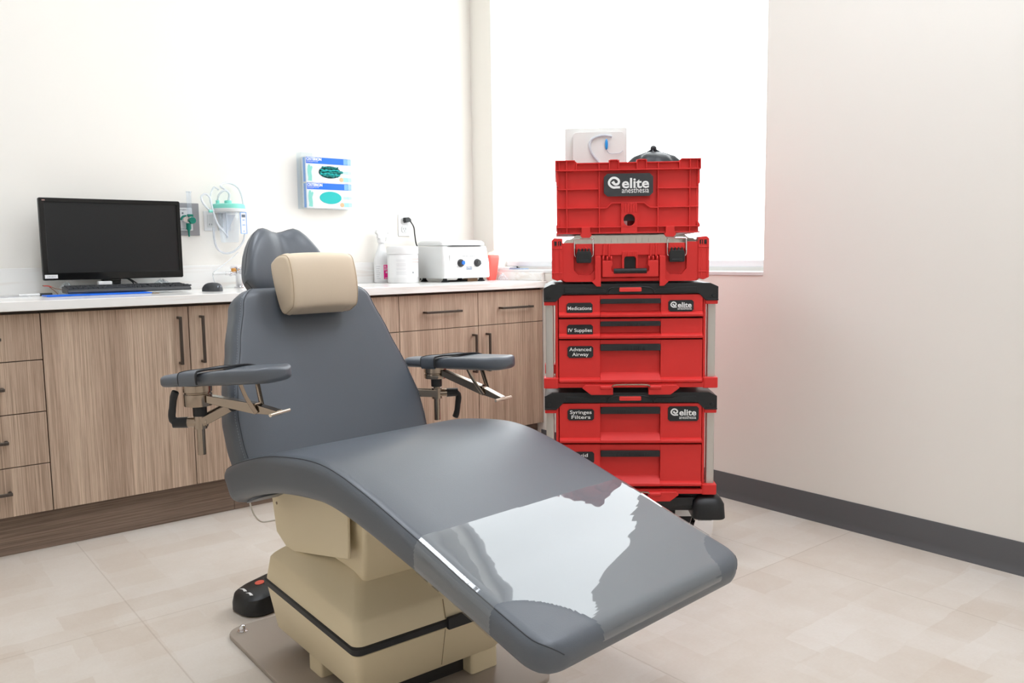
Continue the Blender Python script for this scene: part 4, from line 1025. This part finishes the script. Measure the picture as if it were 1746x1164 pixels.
MB().tube(catmull([lc(2.405, 3.860, 1.222), lc(2.420, 3.850, 1.190), lc(2.424, 3.848, 1.150), lc(2.430, 3.845, 1.10), lc(2.445, 3.84, 1.06), lc(2.452, 3.842, 1.00), lc(2.452, 3.845, .93), lc(2.45, 3.84, .903)], 8), .0036, 8).build('cord', BLACK, cb2)
q = MB(); q.prism([(-.020, .012), (.006, .014), (.018, .004), (.020, -.008), (.012, -.010), (-.016, -.016)], -.012, .0125, 'y'); q.M = M.Identity(4); pg_ = q.build('plug', BLACK, cb2, bevel=.003); pg_.location = (2.388-2.39, 3.862-3.86, 1.2285-1.2)
tag(MB().tube(catmull([(2.47, 3.62, ZW+.0045), (2.52, 3.60, ZW+.0045), (2.57, 3.585, ZW+.0045), (2.60, 3.60, ZW+.0045), (2.62, 3.63, ZW+.0045)], 6), .0042, 8).build('coiled_lead', BLACK), 'black lead coiled on the counter under the centrifuge', 'cord')
bx = tag(MB().box(2.575, 2.640, 3.575, 3.62, ZW, ZW+.016).build('small_carton', BROWN, bevel=.001), 'small brown carton tucked under the centrifuge beside its right foot', 'carton')
# coral pouch and wrapper in the corner
co = thing('plastic_container', 'coral red plastic container in the corner right of the centrifuge', 'container', (2.778, 3.635, ZW))
q = MB(); rs = []
for z, a, b in ((0, .020, .014), (.006, .024, .019), (.045, .031, .026), (.118, .042, .032), (.132, .042, .032), (.138, .038, .028)): rs.append([(x, y, z) for x, y in rrect(-a, a, -b, b, min(a, b)*.6)])
q.loft(rs); q.build('container_body', CORAL, co); q = MB(); q.prism([(-.024, .136), (.018, .136), (.026, .170), (.008, .156), (-.020, .150)], -.004, .006, 'y'); q.build('liner_flap', mat('liner_peach', (236, 206, 188), .6), co)
crumple('clear_wrapper', 'crumpled clear wrapper on the counter right of the coral container', 'wrapper', (2.778, 3.535, ZW+.001), .026, .030, .032, FILM, 11)
sy_ = thing('packet', 'white packet with dark tip lying on the window sill', 'packet', (2.90, 3.66, WZ0+.004), R(-60))
q = MB(); q.prism(rrect(-.055, .055, -.030, .030, .006), 0, .014, 'z'); q.build('packet_body', PAPER, sy_, bevel=.003); MB().cyl((-.070, -.012, .008), (-.02, -.014, .009), .0055, n=12).build('dark_tip', BLACK, sy_)
sk = thing('foil_wrapper', 'pale blue foil wrapper lying on the window sill beside the packet', 'wrapper', (2.90, 3.545, WZ0+.004), R(-80))
q = MB(); q.prism(rrect(-.055, .055, -.022, .022, .004), 0, .006, 'z'); q.build('wrapper_body', mat('wrapper_blue', (158, 176, 204), .35), sk, bevel=.002); MB().box(-.05, .0, -.018, .010, .006, .009).build('dark_print', mat('print_dark', (72, 68, 92), .5), sk)

# ================================================================ on the wall
YW = YA
gp = thing('gas_outlet_panel', 'grey wall plate with green oxygen flowmeter beside the monitor', 'gas outlet', (1.215, YW, 1.212))
MB().prism(rrect(-.075, .073, -.072, .074, .002), -.006, 0, 'y').build('wall_plate', GREYM, gp, bevel=.0015)
q = MB(); q.prism(rrect(-.052, .041, -.050, .052, .004), -.011, -.006, 'y'); ip = q.build('outlet_block', WHITE, gp, bevel=.0015)
q = MB(); q.text('OXYGEN', -.008, .040, .010, -.0112, 0, wd=.045); q.text('MEDICAL', -.004, -.046, .009, -.0112, 0, wd=.045); q.cyl((-.002, -.0112, .028), (-.002, -.013, .028), .004, n=12); q.build('outlet_print', GREYINK, ip, smooth=False)
q = MB(); q.cyl((.022, -.034, .012), (.022, -.034, .122), .0105, n=18); q.cyl((.022, -.034, .119), (.022, -.034, .124), .0125, n=18); q.build('flow_tube', CANIS, gp)
q = MB(); q.cyl((.002, -.011, -.002), (.002, -.046, -.002), .013, n=18); q.cyl((.022, -.034, -.006), (.022, -.034, .014), .013, n=18); q.cyl((.0, -.034, -.002), (.022, -.034, -.002), .008, n=14); q.build('flow_body', CHROME, gp)
q = MB(); q.box(.010, .034, -.047, -.030, .010, .022); q.cyl((.026, -.046, -.006), (.026, -.062, -.006), .0155, .0145, n=20); q.build('flow_knob', GREEN, gp, bevel=.001)
q = MB(); q.lathe([(.011, -.012), (.011, -.036), (.005, -.046), (.0035, -.072)], (.014, -.036, -.006), n=14); q.build('hose_barb', GREEN, gp)
q = MB(); q.tube(catmull([(-.018, -.036, -.004), (-.012, -.040, .010), (.004, -.042, .014)], 5), .005, 8); q.build('relief_valve', GREEN, gp)
for i, x in enumerate((1.338, 1.405)):
    op = thing('wall_outlet', ['white outlet plate behind the suction canister, left of the pair', 'white outlet plate behind the suction canister, right of the pair'][i], 'outlet', (x, YW, 1.207), 0, 'outlets behind the canister')
    MB().prism(rrect(-.029, .029, -.045, .045, .003), -.005, 0, 'y').build('cover_plate', WHITE, op, bevel=.0015)
    MB().prism(rrect(-.014, .014, -.030, .030, .004), -.0065, -.0045, 'y').build('socket_face', IVORY, op, bevel=.001)
    for sx in (-.005, .005): MB().box(sx-.001, sx+.001, -.0072, -.006, -.020, -.012).build('slot', CHAR, op)
# suction canister with its lid, card and tubing
sc = thing('suction_canister', 'clear suction canister with mint green lid and coiled tubing on the wall', 'suction canister', (1.397, YW-.082, 1.197))
q = MB(); q.lathe([(.036, -.090), (.040, -.084), (.052, .046), (.052, .050)], n=36); q.build('jar', CANIS, sc, ang=40)
q = MB(); q.lathe([(.070, .046), (.078, .049), (.079, .060), (.074, .063)], n=36); q.build('jar_rim', IVORY, sc, ang=40)
q = MB(); q.lathe([(.073, .062), (.074, .066), (.072, .080), (.066, .084), (.0, .086)], n=36); q.build('lid', MINT, sc, ang=40)
q = MB(); q.lathe([(.016, .084), (.016, .097), (.012, .100)], (-.008, -.02, 0), n=18); q.build('lid_port', MINT, sc)
q = MB(); q.lathe([(.008, .084), (.008, .098), (.0055, .100)], (-.052, -.01, 0), n=14); q.build('lid_spigot', MINT, sc)
q = MB(); q.tube([(-.020, -.02, .045), (-.018, -.02, -.02), (-.02, -.02, -.07)], .005, 8); q.build('dip_tube', TUBE, sc)
q = MB(); q.prism([(-.018, .036), (.030, .036), (.026, .030), (-.006, -.035), (-.012, -.035)], -.002, .002, 'y'); q.build('inner_fin', TUBE, sc)
q = MB(); q.prism(rrect(.022, .050, -.052, .044, .002), -.0835, -.0810, 'y'); cdp = q.build('instruction_card', PAPER, sc)
q = MB(); q.ring_prism(rrect(.0215, .0505, -.0525, .0445, .002), rrect(.024, .048, -.050, .042, .002), -.0842, -.0805, 'y'); q.build('card_border', LBLUE, cdp)
q = MB(); q.box(.028, .044, -.0845, -.083, .028, .033); q.box(.028, .044, -.0845, -.083, .022, .026); q.build('card_print', mat('card_dark', (44, 70, 96), .5), cdp, smooth=False)
for z, w_ in ((.008, .010), (-.014, .012), (-.042, .006)): MB().box(.036-w_/2, .036+w_/2, -.0842, -.083, z, z+.003).build('card_line', LBLUE, cdp)
MB().box(-.006, .006, .062, .081, -.02, .05).build('wall_bracket', WHITE, sc)
q = MB(); q.tube(catmull([(-.052, -.01, .098), (-.050, -.03, .125), (-.028, -.04, .142), (-.005, -.03, .128), (-.006, -.02, .100)], 8), .0045, 8); q.build('suction_tube', TUBE, sc)
q = MB(); q.tube(catmull([(-.006, -.02, .098), (.006, .0, .135), (-.02, .03, .168), (.02, .045, .185), (.065, .045, .165), (.086, .045, .11), (.084, .04, .05), (.092, .045, -.02), (.080, .05, -.085), (.035, .05, -.130), (-.01, .05, -.138), (-.045, .045, -.115), (-.058, .04, -.07), (-.062, .03, -.02)], 8), .0048, 8); q.build('suction_tube', TUBE, sc)
q = MB(); q.tube(catmull([(-.075, -.03, .050), (-.098, -.03, .055), (-.125, -.03, .085), (-.130, -.03, .112), (-.112, -.03, .124), (-.094, -.03, .110), (-.086, -.03, .075), (-.080, -.03, .040), (-.062, -.03, -.01), (-.035, -.03, -.045), (-.020, -.03, -.065)], 8), .0046, 8); q.build('suction_tube', TUBE, sc)
q = MB(); q.tube(catmull([(-.03, .03, .15), (-.052, .03, .16), (-.070, .03, .12), (-.072, .02, .085), (-.05, .02, .07)], 8), .0035, 8); q.build('suction_tube', TUBE, sc)
MB().cyl((-.102, -.036, .048), (-.086, -.036, .048), .0062, n=12).build('tube_connector', MINT, sc)
q = MB(); q.tube(catmull([(.055, .05, -.135), (.012, .05, -.17), (-.035, .050, -.205), (-.064, .050, -.225), (-.068, .050, -.252), (-.058, .050, -.280)], 8), .0015, 6); q.build('drain_line', TUBE, sc)
# glove boxes in a clear wall holder
gh = thing('glove_holder', 'clear acrylic wall holder carrying the two glove boxes', 'holder', (1.915, YW, 1.276))
q = MB(); X0, X1, H_ = -.141, .141, .266; D_ = .058
q.box(X0, X1, -.0045, -.0015, -.004, H_+.012); q.box(X0, X0+.003, -D_, -.0045, 0, H_); q.box(X1-.003, X1, -D_, -.0045, 0, H_); q.box(X0, X1, -D_, -.0045, -.003, 0)
q.box(X0, X0+.058, -D_-.003, -D_, -.003, H_); q.box(X1-.035, X1, -D_-.003, -D_, -.003, H_)
q.build('holder_shell', ACRYL, gh, bevel=.0008)
def glove_box(z, label, open_):
    t = thing('glove_box', label, 'glove box', (1.921, YW-.0055, z), 0, 'glove boxes in the wall holder')
    W_, Hh, Dd = .124, .124, .050
    q = MB(); q.box(-W_, W_, -Dd, 0, 0, Hh); q.build('carton', PAPER, t, bevel=.001)
    f = -Dd
    q = MB(); q.box(-W_+.002, W_-.004, f-.0006, f, Hh-.033, Hh-.002); bnd = q.build('blue_band', BLUE, t, smooth=False)
    MB().box(W_-.044, W_-.003, f-.0011, f-.0006, Hh-.031, Hh-.004).build('pale_panel', LBLUE, bnd, smooth=False)
    q = MB(); q.text('CRITERION', -W_+.004, Hh-.0175, .0185, f-.0008, 0, bold=.030, wd=.080, align='LEFT'); q.text('NITRILE EXAM GLOVES', -W_+.005, Hh-.0255, .006, f-.0008, 0, wd=.060, align='LEFT'); q.build('brand_lettering', INK, bnd, smooth=False)
    q = MB(); q.box(-W_-.0005, -W_, -.044, -.020, .003, Hh-.004); q.build('side_band', LBLUE, t, smooth=False)
    # printed hand
    q = MB(); hx = -W_+.020
    q.prism([(hx-.010, .008), (hx+.010, .006), (hx+.011, .030), (hx+.008, .052), (hx+.013, .064), (hx+.016, .074), (hx+.009, .080), (hx+.004, .074), (hx+.002, .084), (hx-.004, .087), (hx-.009, .078), (hx-.012, .060), (hx-.011, .040), (hx-.008, .024)], f-.0006, f, 'y')
    q.build('printed_hand', MINT, t, smooth=False)
    # oval opening filled with gloves
    cx0, cz0 = .004, .052
    if open_:
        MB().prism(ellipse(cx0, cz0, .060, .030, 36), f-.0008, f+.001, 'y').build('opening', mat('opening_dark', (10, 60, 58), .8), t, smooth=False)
        for i in range(5):
            rr = random.Random(20+i); zc = cz0-.020+i*.010; hw_ = .056*math.sqrt(max(.1, 1-((zc-cz0)/.031)**2)); pts = []
            for j in range(7): pts.append((cx0-hw_+2*hw_*j/6, f-.002-.003*rr.random(), zc+rr.uniform(-.004, .004)))
            q = MB(); q.tube(catmull(pts, 5), [.0022+.0035*abs(math.sin(k2*.55+i)) for k2 in range(31)], 8, flat=.8); q.build('glove', TEAL if i % 2 else TEALD, t)
        q = MB(); q.sphere((cx0+.060, f-.004, cz0+.002), .010, 12, 0, (1.2, .5, .7)); q.build('glove', TEALD, t)
    else:
        q = MB(); q.prism(ellipse(cx0, cz0, .0595, .0305, 36), f-.0012, f+.001, 'y'); q.build('perforated_oval', TEAL, t, smooth=False)
    q = MB(); q.box(.074, W_-.003, f-.0007, f, .046, .060); q.build('size_tab', mat('tab_pale', (184, 222, 220), .6), t, smooth=False)
    q = MB(); q.box(.074, W_-.003, f-.0007, f, .008, .029); q.build('mint_tab', mat('tab_mint', (160, 226, 216), .6), t, smooth=False)
    MB().prism(ellipse(.066, .018, .0115, .011, 24), f-.0011, f, 'y').build('portrait_print', SKIN, t, smooth=False)
    for z_, w_ in ((.026, .05), (.018, .06), (.010, .045)): MB().box(-.062, -.062+w_, f-.0006, f, z_, z_+.0016).build('print_line', mat('print_pale', (196, 198, 200), .6), t, smooth=False)
glove_box(1.2765, 'white and blue glove box with smooth unopened teal oval, lower of the two', False)
glove_box(1.4015, 'white and blue glove box with teal gloves bulging out, upper of the two', True)
ot = thing('wall_outlet', 'white duplex wall outlet with black plug above the wipes tub', 'outlet', (2.378, YW, 1.200))
MB().prism(rrect(-.036, .036, -.058, .058, .004), -.005, 0, 'y').build('cover_plate', WHITE, ot, bevel=.0015)
for z in (.022, -.022):
    q = MB(); q.prism(rrect(-.017, .017, z-.017, z+.017, .010), -.008, -.0045, 'y'); sf = q.build('socket_face', IVORY, ot, bevel=.001)
    for sx in (-.0065, .0065): MB().box(sx-.001, sx+.001, -.0088, -.0075, z-.001, z+.008).build('slot', CHAR, sf)
    MB().cyl((0, -.0088, z-.008), (0, -.0075, z-.008), .0022, n=10).build('ground_hole', CHAR, sf)
# foot control on the floor behind the pedestal
fc = thing('foot_control', 'black foot control pad with white symbols and red button on the floor', 'foot control', (.950, 2.335, 0), R(-80))
q = MB(); rs = []
for z, g_ in ((0, -.006), (.006, 0), (.040, 0), (.062, -.004), (.072, -.016)): rs.append([(x, y, z+(.012*(y/.1) if z > .03 else 0)) for x, y in rrect(-.068-g_, .068+g_, -.130-g_, .130+g_, .05, 8)])
q.loft(rs); fb = q.build('pad_body', BLACK, fc, ang=40)
def on_top(name, x, y, mt, pts): 
    q = MB(); q.M = M.Translation((x, y, .0725+.012*y/.1)) @ M.Rotation(math.atan(.12), 4, 'X'); q.prism(pts, 0, .0012, 'z'); q.build(name, mt, fb, smooth=False)
on_top('red_button', -.018, -.046, mat('button_red', (214, 92, 74), .4), ellipse(0, 0, .014, .014, 20))
for x, y, a in ((-.020, -.100, .3), (.020, -.104, -.4), (.040, -.030, .2), (.03, .02, .6)): on_top('symbol', x, y, INK, [(-.016, -.002), (-.004, .001), (.010, -.004), (.018, .002), (.006, .005), (-.006, .006)])
